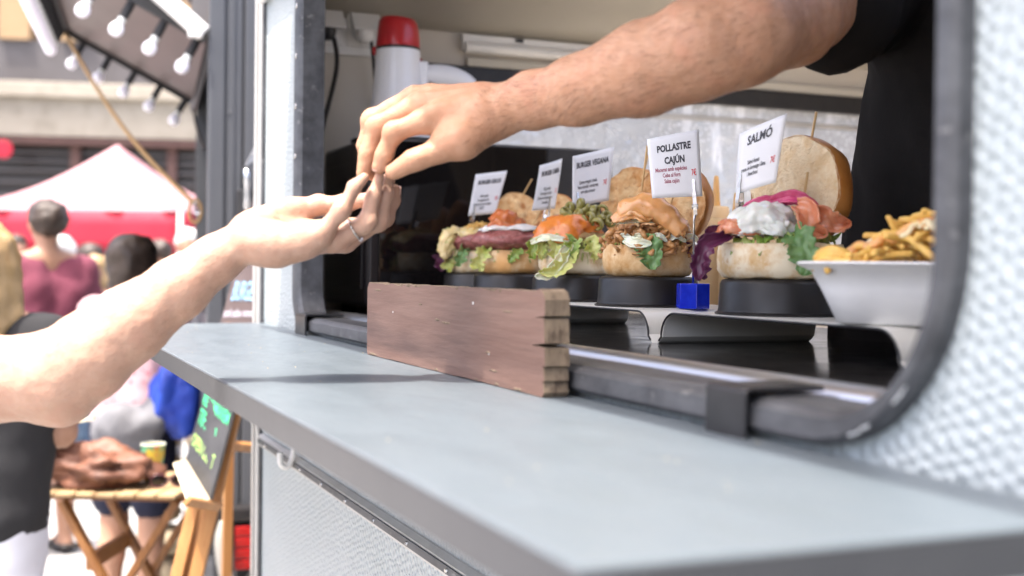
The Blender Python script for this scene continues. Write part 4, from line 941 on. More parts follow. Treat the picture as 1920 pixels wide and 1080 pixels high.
for k in range(6):
    L_, w_ = rr.uniform(0.045, 0.075), rr.uniform(0.0062, 0.0088)
    c = spline([(-L_ / 2, 0, 0), (0, rr.uniform(-0.003, 0.003), rr.uniform(0.001, 0.007)), (L_ / 2, 0, 0)], 3)
    g = G()
    for i, p in enumerate(c):
        ww = w_ / 2 * (0.9 if i in (0, len(c) - 1) else 1.0)
        g.v += [(p.x, p.y - ww, p.z - ww), (p.x, p.y + ww, p.z - ww), (p.x, p.y + ww, p.z + ww), (p.x, p.y - ww, p.z + ww)]
    for i in range(len(c) - 1):
        for q in range(4): g.f.append((i * 4 + q, i * 4 + (q + 1) % 4, i * 4 + 4 + (q + 1) % 4, i * 4 + 4 + q))
    g.f += [(3, 2, 1, 0), tuple(len(g.v) - 4 + q for q in range(4))]
    g.m = [0] * len(g.f); g.wob(0.0008, 90, k)
    fry_meshes.append(g)
def fry_top(lx, ly):
    u = max(0.0, min(1.0, (lx + 0.09) / 0.16)); return 0.064 + 0.052 * u * u * (3 - 2 * u) * (1 - (max(0, abs(ly + 0.01) - 0.02) / 0.09) ** 2)
protos = []
for k in range(150):
    lx, ly = rr.uniform(-0.095, 0.10), rr.uniform(-0.085, 0.07)
    lz = fry_top(lx, ly) - 0.018 * rr.random() ** 1.5
    T = TM @ Matrix.Translation((lx * 0.8, ly * 0.8, lz)) @ Euler((rr.uniform(-0.5, 0.5), rr.uniform(-0.45, 0.45), rr.uniform(0, 6.28))).to_matrix().to_4x4()
    if k < 6:
        o = obj('french_fry', fry_meshes[k], M['fry'], None, smooth=True, bevel=0.0022); protos.append(o)
    else:
        o = protos[k % 6].copy(); COL.objects.link(o)
    o.matrix_world = T; tag(o, 'golden french fry in the white tray, ' + ('at the low end beside the salmon burger' if lx < -0.03 else 'in the middle of the heap' if lx < 0.035 else 'in the high end by the window frame'), 'fry', 'french fries in the white tray')
def on_tray(p): return TM @ Vector(p)
o = obj('french_fry', fry_meshes[1], M['fry'], None, smooth=True, bevel=0.0022)
o.matrix_world = TM @ Matrix.Translation((-0.018, -0.02, 0.088)) @ Euler((0.2, R(75), 0.4)).to_matrix().to_4x4()
tag(o, 'single french fry sticking up out of the heap in the white tray', 'fry', 'french fries in the white tray')
for k in range(2):
    w_ = [(-0.074, -0.055), (0.075, -0.06)][k]
    g = grid(8, 4, lambda u, v: ((u - 0.5) * 0.036, (v - 0.5) * 0.017, 0.010 * math.sin(u * 3.1) + 0.004 * (v - 0.5) ** 2 * 8)).rot(R(50), 'X')
    o = obj('potato_wedge', g, M['fry'], None, smooth=True, solid=0.005)
    o.matrix_world = TM @ Matrix.Translation((w_[0], w_[1], 0.062)) @ Matrix.Rotation(R((-20, 22)[k]), 4, 'Z')
    tag(o, 'yellow potato wedge leaning at the tray rim, ' + ('nearest the salmon burger', 'beside the window frame')[k], 'potato wedge', 'potato wedges at the tray rim')
M['fry_sauce'] = mat('orange fries sauce', (0.76, 0.42, 0.17), (0.72, 0.34, 0.11), scale=30, rough=0.25, sss=0.2, coat=0.3)
M['fry_mayo'] = mat('cream fries sauce', (0.76, 0.62, 0.38), rough=0.25, sss=0.2)
for nm, m_, lab, sd_, cnt in (('orange_sauce', 'fry_sauce', 'orange sauce poured in ribbons over the french fries', 41, 15), ('cream_sauce', 'fry_mayo', 'cream sauce poured in thin ribbons over the french fries', 42, 8)):
    rr = random.Random(sd_); g = G()
    for k in range(cnt):
        x0, y0 = rr.uniform(-0.08, 0.07), rr.uniform(-0.075, 0.03); a = rr.uniform(-0.6, 0.5); L_ = rr.uniform(0.03, 0.06); pts = []
        for q in range(6):
            u = q / 5 - 0.3; lx = x0 + L_ * u * math.cos(a) + rr.uniform(-0.003, 0.003); ly = y0 + L_ * u * math.sin(a) + 0.006 * math.sin(q * 1.9 + k)
            pts.append(on_tray((lx, ly, fry_top(lx, ly) + 0.0055 + 0.003 * math.sin(q * 2.1 + k))))
        pp = spline(pts, 4); n_ = len(pp)
        g.add(tube(pp, [(0.0044 if nm == 'orange_sauce' else 0.0034) * (0.55 + 0.6 * math.sin(math.pi * (i + 0.6) / n_)) for i in range(n_)], 8))
    tag(obj(nm, g.wob(0.0012, 120, sd_), M[m_], None, smooth=True), lab, 'sauce', kind='stuff')
# ================================================================ PEOPLE (continuous bodies from blended round cones)
def sd_cone(p, a, b, r1, r2):
    ba = b - a; l2 = float(ba @ ba); rr = r1 - r2
    pa = p - a
    if l2 < rr * rr + 1e-10: return np.linalg.norm(pa, axis=1) - max(r1, r2)
    a2 = l2 - rr * rr; il2 = 1.0 / l2
    y = pa @ ba; z = y - l2
    q = pa * l2 - np.outer(y, ba); x2 = np.einsum('ij,ij->i', q, q)
    y2 = y * y * l2; z2 = z * z * l2
    k = np.sign(rr) * rr * rr * x2
    d = (np.sqrt(x2 * a2 * il2) + y * rr) * il2 - r1
    c1 = np.sign(z) * a2 * z2 > k
    c2 = (~c1) & (np.sign(y) * a2 * y2 < k)
    d = np.where(c2, np.sqrt(x2 + y2) * il2 - r1, d)
    return np.where(c1, np.sqrt(x2 + z2) * il2 - r2, d)
def smin(a, b, k):
    h = np.maximum(k - np.abs(a - b), 0) / k
    return np.minimum(a, b) - h * h * k * 0.25
def sdf(p, core, groups, k):
    base = None
    for c in core:
        d = sd_cone(p, *c); base = d if base is None else smin(base, d, k)
    tot = base
    for gr, gk in groups:
        d = base
        chain = None
        for c in gr:
            e = sd_cone(p, *c); chain = e if chain is None else smin(chain, e, gk)
        d = smin(d, chain, gk * 1.6) if d is not None else chain
        tot = d if tot is None else np.minimum(tot, d)
    return tot
A3 = lambda q: np.array((q[0], q[1], q[2]), dtype=np.float64)
def cone(a, b, r1, r2): return (A3(a), A3(b), float(r1), float(r2))
def chain(pts, rs): return [cone(pts[i], pts[i + 1], rs[i], rs[i + 1]) for i in range(len(pts) - 1)]
def organic(name, core, groups, k, voxel, material, parent=None, post=None, iters=3, world=True, relax=0):
    allc = list(core) + [c for gr, _ in groups for c in gr]
    bm = bmesh.new()
    for a, b, r1, r2 in allc:
        L_ = np.linalg.norm(b - a); n = max(1, int(L_ / (max(min(r1, r2), voxel) * 0.7)))
        for i in range(n + 1):
            t = i / n; c = a + (b - a) * t; r = r1 + (r2 - r1) * t
            bmesh.ops.create_icosphere(bm, subdivisions=2, radius=r * 1.03, matrix=Matrix.Translation(c))
    me = bpy.data.meshes.new('t'); bm.to_mesh(me); bm.free()
    o = bpy.data.objects.new('t', me); COL.objects.link(o)
    rm = o.modifiers.new('r', 'REMESH'); rm.mode = 'VOXEL'; rm.voxel_size = voxel
    bpy.context.view_layer.update()
    ev = o.evaluated_get(bpy.context.evaluated_depsgraph_get()); m2 = bpy.data.meshes.new_from_object(ev)
    bpy.data.objects.remove(o); bpy.data.meshes.remove(me)
    n = len(m2.vertices); p = np.empty(n * 3); m2.vertices.foreach_get('co', p); p = p.reshape(-1, 3)
    h = voxel * 0.25
    tet = np.array([(1, -1, -1), (-1, -1, 1), (-1, 1, -1), (1, 1, 1)], float)
    for it in range(iters):
        gsum = np.zeros_like(p); ds = np.zeros(n)
        for t in tet:
            d = sdf(p + t * h, core, groups, k); gsum += t * d[:, None]; ds += d
        gn = gsum / np.maximum(np.linalg.norm(gsum, axis=1, keepdims=True), 1e-9)
        p = p - gn * np.clip(ds / 4, -voxel * 2, voxel * 2)[:, None]
    if relax:
        e = np.empty(len(m2.edges) * 2, dtype=np.int64); m2.edges.foreach_get('vertices', e); e = e.reshape(-1, 2)
        cnt = np.bincount(e.ravel(), minlength=n)[:, None]
        for it in range(relax):
            acc = np.zeros_like(p); np.add.at(acc, e[:, 0], p[e[:, 1]]); np.add.at(acc, e[:, 1], p[e[:, 0]])
            p = p * 0.5 + 0.5 * acc / np.maximum(cnt, 1)
    if post is not None: p = post(p, gn)
    if world and parent is not None:
        Mi = np.array(root_matrix(parent).inverted()); p = p @ Mi[:3, :3].T + Mi[:3, 3]
    m2.vertices.foreach_set('co', p.ravel()); m2.materials.clear(); m2.materials.append(material); m2.shade_smooth(); m2.update()
    m2.name = name
    q = bpy.data.objects.new(name, m2); COL.objects.link(q)
    if parent is not None: q.parent = parent
    return q
def join_into(a, b):
    """merge object b's mesh into object a (same parent frame): one continuous body object"""
    bm = bmesh.new(); bm.from_mesh(a.data); bm.from_mesh(b.data); bm.to_mesh(a.data); bm.free(); a.data.shade_smooth()
    me = b.data; bpy.data.objects.remove(b); bpy.data.meshes.remove(me)
def wrinkles(fingers, dors, amp=0.0012, step=0.0042):
    """skin folds over the finger joints"""
    def fn(p, g):
        out = np.zeros(len(p))
        for (pt, rs), dv in zip(fingers, dors):
            for j in (1, 2):
                c = A3(pt[j]); ax = A3(pt[j + 1] if j + 1 < len(pt) else pt[j]) - A3(pt[j - 1]); ax /= np.linalg.norm(ax)
                d = p - c; r2 = np.einsum('ij,ij->i', d, d); s = d @ ax
                side = np.clip((g @ A3(dv)) * 1.6, 0, 1)
                out -= amp * np.exp(-(s / (step * 1.5)) ** 2) * (0.5 + 0.5 * np.cos(s * 2 * math.pi / step)) * (r2 < (rs[j] * 1.9) ** 2) * side
        return p + g * out[:, None]
    return fn
def folds(lines, depth=0.0014, width=0.0022):
    """creases along 3-D polylines"""
    def fn(p, g):
        out = np.zeros(len(p))
        for ln in lines:
            q = spline(ln, 5); m_ = np.full(len(p), 9.0)
            for i in range(len(q) - 1):
                a, b = A3(q[i]), A3(q[i + 1]); ba = b - a
                h = np.clip(((p - a) @ ba) / (ba @ ba), 0, 1); m_ = np.minimum(m_, np.linalg.norm(p - a - np.outer(h, ba), axis=1))
            out -= depth * np.exp(-(m_ / width) ** 2)
        return p + g * out[:, None]
    return fn
def posts(*fs):
    def fn(p, g):
        for f in fs: p = f(p, g)
        return p
    return fn
def noise_post(amp, scale, seed=0.0):
    def fn(p, g):
        d = np.array([noise.fractal(Vector(v) * scale + Vector((seed, seed, 0)), 0.9, 2.0, 3) for v in p])
        return p + g * (d * amp)[:, None]
    return fn
def nail(parent, tip, back, up, w=0.0052, l=0.0065):
    """a finger nail lying on the back of the last joint"""
    tip, back, up = Vector(tip), Vector(back), Vector(up)
    t = (tip - back).normalized(); s = t.cross(up).normalized(); u = s.cross(t).normalized()
    Mx = Matrix((s, t, u)).transposed().to_4x4(); Mx.translation = tip
    def fn(a, b):
        x = (2 * a - 1) * w; y = (b - 0.5) * 2 * l
        y2 = y * (1 - 0.25 * (x / w) ** 2)
        return (x, y2 - 0.001, 0.0073 - 0.55 * x * x / w * 0.6 - 0.00025 * (b * 2) ** 2)
    obj('nail', grid(6, 6, fn).xf(Mx), M['nail'], parent, world=True, smooth=True, solid=0.0004)
def arm_hair(parent, pts, rs, count, seed, lo=0.0, hi=1.0, length=0.014, wid=0.00008):
    """short fine hairs growing out of the forearm skin, lying along the arm"""
    rr = random.Random(seed); g = G(); sp_ = spline(pts, 8); S = np.array([A3(q) for q in sp_]); n = len(sp_) - 1
    me = parent.data; Mw = root_matrix(parent); ofs = Mw.translation
    co = np.empty(len(me.vertices) * 3); me.vertices.foreach_get('co', co); co = co.reshape(-1, 3) + A3(ofs)
    no = np.empty(len(me.vertices) * 3); me.vertex_normals.foreach_get('vector', no); no = no.reshape(-1, 3)
    d2 = ((co[:, None, :] - S[None, ::4, :]) ** 2).sum(2); near = d2.argmin(1) * 4
    ok = np.where((d2.min(1) < 0.075 ** 2) & (near >= lo * n) & (near <= hi * n))[0]
    for k in range(count):
        vi = int(ok[rr.randrange(len(ok))]); i = min(n - 1, int(near[vi])); b = Vector(co[vi]); nr = Vector(no[vi])
        t = (sp_[i] - sp_[min(i + 1, n)]).normalized(); t = (t - nr * t.dot(nr)).normalized(); s = nr.cross(t)
        b = b + s * rr.uniform(-0.0015, 0.0015) + t * rr.uniform(-0.0015, 0.0015)
        sw = 0.7 * noise.noise(b * 25) + rr.uniform(-0.35, 0.35)
        dr_ = (t + s * sw + nr * rr.uniform(0.12, 0.35)).normalized()
        L_ = length * rr.uniform(0.45, 1.0); sd_ = nr.cross(dr_).normalized() * wid
        m_ = b + dr_ * L_ * 0.5 + nr * 0.0006; e = b + dr_ * L_ - nr * 0.0004
        k0 = len(g.v); g.v += [tuple(b - sd_), tuple(b + sd_), tuple(m_ + sd_ * 0.8), tuple(m_ - sd_ * 0.8), tuple(e)]
        g.f += [(k0, k0 + 1, k0 + 2, k0 + 3), (k0 + 3, k0 + 2, k0 + 4)]
    g.m = [0] * len(g.f)
    tag(obj('arm_hair', g, M['hair_arm'], parent, world=True), kind='stuff')

def head_cones(c, s=1.0, fwd=(0, -1, 0)):
    """skull, jaw, nose, ears, brow round head centre c looking along fwd"""
    f = Vector(fwd).normalized(); sd_ = f.cross(Vector((0, 0, 1))).normalized(); u = Vector((0, 0, 1)); c = Vector(c)
    at = lambda a, b, d: c + (f * a + sd_ * b + u * d) * s
    return [cone(at(-0.02, 0, 0.03), at(0.015, 0, 0.035), 0.082 * s, 0.078 * s), cone(at(0.03, 0, 0.0), at(0.055, 0, -0.075), 0.066 * s, 0.034 * s),
            cone(at(0.088, 0, 0.012), at(0.104, 0, -0.022), 0.007 * s, 0.012 * s), cone(at(-0.005, 0.078, 0.0), at(-0.01, 0.081, -0.03), 0.014 * s, 0.009 * s), cone(at(-0.005, -0.078, 0.0), at(-0.01, -0.081, -0.03), 0.014 * s, 0.009 * s),
            cone(at(0.075, -0.035, 0.025), at(0.075, 0.035, 0.025), 0.014 * s, 0.014 * s), cone(at(0.083, -0.018, -0.05), at(0.083, 0.018, -0.05), 0.008 * s, 0.008 * s)]

# ---------------------------------------------------------------- server: tanned arm reaching out of the window
sv = thing('person', 'server in a black T-shirt inside the caravan, tanned bare arm reaching out', 'person', (1.2, 1.22, 0.46))
W = P(928, 204, 1.375)
fa = [W, P(1000, 188, 1.335), P(1085, 170, 1.30), P(1210, 128, 1.255), P(1310, 92, 1.23), P(1395, 62, 1.235)]
far = [0.0255, 0.0295, 0.0355, 0.0460, 0.0490, 0.0500]
ELB = fa[-1]
SHO = P(1640, -100, 1.62)
ua = [ELB, P(1480, 32, 1.32), P(1566, -20, 1.45), SHO]
uar = [0.0500, 0.0515, 0.055, 0.064]
core = chain(fa, far) + chain(ua, uar)
core += [cone(P(1392, 112, 1.215), P(1372, 118, 1.21), 0.026, 0.022)]
# wrist and palm
mc = {'i': P(800, 226, 1.350), 'm': P(784, 199, 1.370), 'r': P(776, 184, 1.392), 'p': P(788, 190, 1.412)}
core += [cone(P(935, 218, 1.365), P(905, 222, 1.36), 0.024, 0.023), cone(P(935, 196, 1.385), P(905, 196, 1.385), 0.023, 0.021)]
core += [cone(P(900, 214, 1.362), mc['i'], 0.0225, 0.0135), cone(P(898, 203, 1.372), mc['m'], 0.0225, 0.0130), cone(P(900, 196, 1.388), mc['r'], 0.021, 0.0125), cone(P(905, 198, 1.402), mc['p'], 0.019, 0.0115)]
core += [cone(P(905, 238, 1.36), P(868, 262, 1.345), 0.021, 0.0195), cone(P(868, 262, 1.345), P(838, 262, 1.345), 0.0195, 0.0145)]
fing = {
 'thumb': ([P(858, 268, 1.345), P(822, 283, 1.343), P(776, 300, 1.345), P(738, 322, 1.352)], [0.0175, 0.0135, 0.0120, 0.0088]),
 'index': ([mc['i'], P(738, 249, 1.352), P(721, 288, 1.358), P(711, 314, 1.362)], [0.0130, 0.0108, 0.0092, 0.0076]),
 'middle': ([mc['m'], P(706, 238, 1.376), P(689, 286, 1.378), P(681, 326, 1.378)], [0.0130, 0.0112, 0.0094, 0.0078]),
 'ring': ([mc['r'], P(696, 226, 1.402), P(685, 275, 1.404), P(697, 326, 1.396)], [0.0125, 0.0105, 0.0090, 0.0074]),
 'little': ([mc['p'], P(724, 230, 1.424), P(708, 270, 1.424), P(706, 312, 1.416)], [0.0112, 0.0092, 0.0080, 0.0066])}
groups = []
for kf, (pt, rs) in fing.items():
    ch = chain(pt, rs)
    if kf != 'thumb':   # knuckles
        u_ = Vector((0, 0, 1))
        ch.append(cone(pt[1] + u_ * 0.0012, pt[1] + u_ * 0.0012, rs[1] * 1.06, rs[1] * 1.06))
    groups.append((ch, 0.006))
def crease(pt, radius, depth):
    return pt
def sv_post(p, g):
    # tendon ridges on the back of the hand and a little unevenness
    d = np.array([noise.fractal(Vector(v) * 38, 0.9, 2.0, 3) for v in p]) * 0.0012
    return p + g * d[:, None]
arm_core, core = core, []
# tendons on the back of the hand
ix = (mc['p'] - mc['i']).normalized(); ln_ = (mc['m'] - P(898, 203, 1.372)).normalized(); dorsal = ix.cross(ln_).normalized()
if dorsal.z < 0: dorsal = -dorsal
for q_, b0, r0_ in (('i', P(896, 214, 1.362), 0.0225), ('m', P(896, 203, 1.372), 0.0225), ('r', P(896, 196, 1.388), 0.021)):
    a_, b_ = b0 + dorsal * (r0_ - 0.0035), mc[q_] + dorsal * 0.0105
    groups.append(([cone(a_.lerp(b_, 0.25), a_.lerp(b_, 0.75), 0.0026, 0.0034), cone(a_.lerp(b_, 0.75), b_, 0.0034, 0.0042)], 0.007))
dv = {'thumb': Vector((0.1, -0.6, 0.5)), 'index': Vector((-0.4, -0.4, 0.7)), 'middle': Vector((-0.6, -0.2, 0.6)), 'ring': Vector((-0.6, 0, 0.6)), 'little': Vector((-0.6, 0, 0.6))}
wr = wrinkles([fing[k] for k in fing], [dv[k].normalized() for k in fing])
thumb_line = folds([[P(800, 262, 1.335), P(815, 272, 1.33), P(829, 292, 1.33)], [P(872, 250, 1.33), P(840, 247, 1.33), P(812, 258, 1.333)], [P(936, 236, 1.345), P(934, 222, 1.34), P(940, 205, 1.343)]], 0.0013, 0.003)
body = organic('body', arm_core, groups, 0.014, 0.0024, M['skin_tan'], sv, posts(wr, thumb_line, sv_post), 3)
# torso, neck, head, left arm, legs so that the figure is whole
TC = Vector((1.17, 1.08, 0.0))
LS = Vector((1.24, 1.0, SHO.z - 0.02))
NK = (SHO + LS) / 2 + Vector((0.02, 0, 0.07))
HD = NK + Vector((-0.05, 0.03, 0.15))
core += [cone(ua[2], SHO, 0.054, 0.066), cone(SHO, NK - Vector((0, 0, 0.06)), 0.066, 0.075), cone(LS, NK - Vector((0, 0, 0.06)), 0.066, 0.075), cone(NK - Vector((0, 0, 0.05)), HD - Vector((0, 0, 0.06)), 0.062, 0.056)]
HIP = Vector((1.27, 1.33, 0.46 + 0.88))
for sy in (-1, 1):
    core += [cone(NK + Vector((0.0, 0.085 * sy, -0.16)), HIP + Vector((0, 0.075 * sy, 0.12)), 0.105, 0.10)]
    core += chain([HIP + Vector((0, 0.085 * sy, 0)), HIP + Vector((-0.02, 0.10 * sy, -0.42)), HIP + Vector((0.03, 0.10 * sy, -0.80))], [0.09, 0.058, 0.04])
    core += [cone(HIP + Vector((0.03, 0.10 * sy, -0.83)), HIP + Vector((-0.12, 0.11 * sy, -0.85)), 0.038, 0.03)]
core += chain([LS, LS + Vector((0.04, -0.06, -0.28)), LS + Vector((-0.10, -0.02, -0.47)), LS + Vector((-0.15, 0.02, -0.53))], [0.058, 0.044, 0.027, 0.03])
core += head_cones(HD, 1.0, (-1, 0.4, -0.25))
join_into(body, organic('rest', core, [], 0.03, 0.012, M['skin_tan'], sv, None, 3))
for kf, up in (('index', (-0.4, -0.3, 0.35)), ('middle', (-0.6, 0.1, 0.3)), ('ring', (-0.6, 0.1, 0.3))):
    pt = fing[kf][0]; nail(body, pt[3], pt[2], Vector(up))
pt = fing['thumb'][0]; nail(body, pt[3], pt[2], Vector((0.1, -0.8, -0.4)))
arm_hair(body, fa, far, 4600, 3, 0.10, 1.0, 0.014, 0.00009)
# black T-shirt
SLV = ua[2] + (ua[1] - ua[2]) * 0.22
shc = [cone(SLV, SHO, 0.073, 0.088), cone(SLV + Vector((0.02, 0, -0.022)), SHO + Vector((0, 0, -0.05)), 0.058, 0.075), cone(SHO, NK - Vector((0, 0, 0.09)), 0.085, 0.09), cone(LS, NK - Vector((0, 0, 0.09)), 0.085, 0.09), cone(LS, LS + Vector((0.03, -0.045, -0.20)), 0.078, 0.072)]
for sy in (-1, 1):
    shc += [cone(NK + Vector((0.0, 0.09 * sy, -0.17)), Vector((1.25, 1.36 + 0.10 * sy, Z(-0.12))), 0.125, 0.118)]
def shirt_post(p, g):
    d = np.array([noise.fractal(Vector((v[0] * 16, v[1] * 16, v[2] * 5)), 0.8, 2.0, 3) for v in p]) * 0.006
    return p + g * d[:, None]
organic('t_shirt', shc, [], 0.05, 0.012, M['shirt_black'], sv, shirt_post, 3)
M['hem'] = M['shirt_black']
axis_ = (SLV - SHO).normalized()
trc = []
for sy in (-1, 1): trc += chain([HIP + Vector((0, 0.08 * sy, 0.06)), HIP + Vector((-0.02, 0.10 * sy, -0.42)), HIP + Vector((0.03, 0.10 * sy, -0.80))], [0.105, 0.078, 0.062])
organic('trousers', trc, [], 0.03, 0.02, M['shirt_black'], sv)
M['hair_dark'] = mat('dark brown hair', (0.022, 0.014, 0.010), (0.04, 0.026, 0.018), scale=60, rough=0.5, stretch=(1, 1, 0.2), bump=0.6, bscale=150, bdist=0.004)
organic('hair', [cone(HD + Vector((0.025, -0.01, 0.05)), HD + Vector((-0.02, 0.01, 0.065)), 0.085, 0.07)], [], 0.02, 0.012, M['hair_dark'], sv, noise_post(0.008, 30))

# ---------------------------------------------------------------- customer: pale arm coming in from the street side
cu_ = thing('person', 'customer reaching up with a bare pale arm and cupped open palm, silver ring', 'person', (-0.52, 1.78, 0.0))
W = P(462, 446, 1.37)
fa = [W, P(405, 487, 1.365), P(335, 540, 1.355), P(240, 610, 1.34), P(165, 668, 1.33), P(105, 706, 1.33)]
far = [0.0225, 0.0265, 0.0325, 0.0405, 0.0455, 0.0480]
ELB = fa[-1]
SH2 = P(-470, 560, 1.50)
ua = [ELB, P(-40, 712, 1.34), P(-240, 660, 1.40), SH2]
uar = [0.0480, 0.0470, 0.053, 0.062]
core = chain(fa, far) + chain(ua, uar) + [cone(P(120, 750, 1.33), P(105, 752, 1.33), 0.027, 0.025)]
mc = {'p': P(600, 440, 1.350), 'r': P(628, 452, 1.368), 'm': P(648, 452, 1.390), 'i': P(652, 432, 1.414)}
core += [cone(P(475, 452, 1.36), P(500, 455, 1.355), 0.0235, 0.0235), cone(P(470, 432, 1.385), P(500, 432, 1.39), 0.022, 0.020)]
core += [cone(P(500, 456, 1.352), mc['p'], 0.0235, 0.0125), cone(P(505, 462, 1.368), mc['r'], 0.0195, 0.0115), cone(P(512, 462, 1.388), mc['m'], 0.0165, 0.0110), cone(P(520, 452, 1.405), mc['i'], 0.0165, 0.0108)]
core += [cone(P(495, 420, 1.400), P(546, 400, 1.422), 0.021, 0.0175), cone(P(525, 468, 1.350), P(575, 462, 1.350), 0.018, 0.0135), cone(P(525, 438, 1.408), P(640, 432, 1.418), 0.0135, 0.0100), cone(P(520, 446, 1.392), P(636, 440, 1.402), 0.0135, 0.0100)]
fing2 = {
 'thumb': ([P(545, 400, 1.422), P(596, 386, 1.430), P(648, 380, 1.428), P(690, 374, 1.416)], [0.0160, 0.0112, 0.0102, 0.0080]),
 'little': ([mc['p'], P(640, 396, 1.346), P(664, 352, 1.350), P(684, 333, 1.354)], [0.0112, 0.0086, 0.0073, 0.0056]),
 'ring': ([mc['r'], P(688, 417, 1.364), P(700, 367, 1.368), P(711, 331, 1.370)], [0.0116, 0.0092, 0.0079, 0.0061]),
 'middle': ([mc['m'], P(711, 416, 1.386), P(723, 365, 1.386), P(729, 331, 1.386)], [0.0118, 0.0094, 0.0080, 0.0063]),
 'index': ([mc['i'], P(722, 408, 1.408), P(737, 376, 1.410), P(740, 356, 1.408)], [0.0114, 0.0090, 0.0078, 0.0063])}
groups = []
for kf, (pt, rs) in fing2.items():
    groups.append((chain(pt, rs) + [cone(pt[1], pt[1], rs[1] * 1.04, rs[1] * 1.04)], 0.006))
arm_core, core = core, []
dv2 = Vector((0.6, -0.3, -0.6)).normalized()
wr2 = wrinkles([fing2[k] for k in fing2], [dv2] * 5, 0.0005)
pf = folds([[P(512, 404, 1.39), P(545, 400, 1.385), P(580, 408, 1.38), P(600, 418, 1.372)], [P(575, 396, 1.40), P(600, 400, 1.395), P(614, 408, 1.39)], [P(505, 412, 1.385), P(540, 414, 1.375), P(590, 420, 1.365)], [P(600, 425, 1.352), P(612, 432, 1.346), P(622, 446, 1.35)]], 0.0016, 0.003)
body2 = organic('body', arm_core, groups, 0.013, 0.0024, M['skin_pale'], cu_, posts(wr2, pf, sv_post), 3)
LS2 = SH2 + Vector((-0.20, 0.30, 0.0)); NK2 = (SH2 + LS2) / 2 + Vector((-0.02, 0, 0.06)); HD2 = NK2 + Vector((0.03, -0.02, 0.15))
HIP2 = Vector((NK2.x - 0.02, NK2.y, 0.90))
core += [cone(ua[2], SH2, 0.052, 0.062), cone(SH2, NK2 - Vector((0, 0, 0.05)), 0.062, 0.07), cone(LS2, NK2 - Vector((0, 0, 0.05)), 0.062, 0.07), cone(NK2 - Vector((0, 0, 0.05)), HD2 - Vector((0, 0, 0.06)), 0.056, 0.05)]
sdv = (LS2 - SH2).normalized()
for sy in (-1, 1):
    core += [cone(NK2 + sdv * (0.08 * sy) + Vector((0, 0, -0.16)), HIP2 + sdv * (0.07 * sy) + Vector((0, 0, 0.1)), 0.10, 0.10)]
    core += chain([HIP2 + sdv * (0.085 * sy), HIP2 + sdv * (0.09 * sy) + Vector((0.01, 0, -0.43)), HIP2 + sdv * (0.09 * sy) + Vector((-0.02, 0, -0.82))], [0.088, 0.055, 0.037])
    core += [cone(HIP2 + sdv * (0.09 * sy) + Vector((-0.02, 0, -0.865)), HIP2 + sdv * (0.10 * sy) + Vector((0.11, -0.06, -0.87)), 0.034, 0.028)]
core += chain([LS2, LS2 + Vector((-0.05, 0.03, -0.27)), LS2 + Vector((0.02, 0.0, -0.5)), LS2 + Vector((0.04, 0, -0.58))], [0.055, 0.04, 0.025, 0.028])
core += head_cones(HD2, 1.0, (0.9, -0.5, 0))
join_into(body2, organic('rest', core, [], 0.03, 0.014, M['skin_pale'], cu_, None, 3))
arm_hair(body2, fa, far, 1800, 8, 0.12, 0.95, 0.009, 0.00007)
for kf, up in (('ring', (0.6, 0.1, -0.2)), ('middle', (0.6, 0.1, -0.1)), ('index', (0.7, 0.2, 0))):
    pt = fing2[kf][0]; nail(body2, pt[3], pt[2], Vector(up), 0.0048, 0.006)
# silver ring on the ring finger
a_, b_ = Vector(fing2['ring'][0][0]), Vector(fing2['ring'][0][1])
ax = (b_ - a_).normalized(); c_ = a_.lerp(b_, 0.62); s_ = ax.cross(Vector((0, 0, 1))).normalized(); u_ = s_.cross(ax)
rg = obj('finger_ring', tube([c_ + (s_ * math.cos(q) + u_ * math.sin(q)) * 0.0122 for q in [2 * math.pi * k / 32 for k in range(33)]], 0.0013, 8), M['clip'], cu_, world=True, smooth=True)
obj('ring_stone', ico(0.0032, 1).mv(*(c_ - u_ * 0.0126 - s_ * 0.004)), M['alu'], rg, world=True)
M['shirt_grey'] = mat('grey cotton', (0.22, 0.23, 0.26), (0.26, 0.27, 0.3), scale=9, rough=0.9)
M['denim'] = mat('blue denim', (0.10, 0.17, 0.28), (0.17, 0.25, 0.36), scale=30, rough=0.9, bump=0.3, bscale=300, bdist=0.001)
shc = [cone(ua[2].lerp(SH2, 0.2), SH2, 0.066, 0.078), cone(SH2, NK2 - Vector((0, 0, 0.08)), 0.078, 0.082), cone(LS2, NK2 - Vector((0, 0, 0.08)), 0.078, 0.082), cone(LS2, LS2 + Vector((-0.04, 0.02, -0.2)), 0.074, 0.062)]
for sy in (-1, 1): shc += [cone(NK2 + sdv * (0.085 * sy) + Vector((0, 0, -0.16)), HIP2 + sdv * (0.075 * sy) + Vector((0, 0, 0.1)), 0.116, 0.118)]
organic('t_shirt', shc, [], 0.05, 0.016, M['shirt_grey'], cu_, shirt_post)
trc = []
for sy in (-1, 1): trc += chain([HIP2 + sdv * (0.08 * sy) + Vector((0, 0, 0.04)), HIP2 + sdv * (0.09 * sy) + Vector((0.01, 0, -0.43)), HIP2 + sdv * (0.09 * sy) + Vector((-0.02, 0, -0.80))], [0.108, 0.075, 0.058])
organic('jeans', trc, [], 0.03, 0.02, M['denim'], cu_)
organic('hair', [cone(HD2 + Vector((-0.025, 0.015, 0.05)), HD2 + Vector((0.01, -0.01, 0.065)), 0.088, 0.072)], [], 0.02, 0.012, M['hair_dark'], cu_, noise_post(0.008, 30))
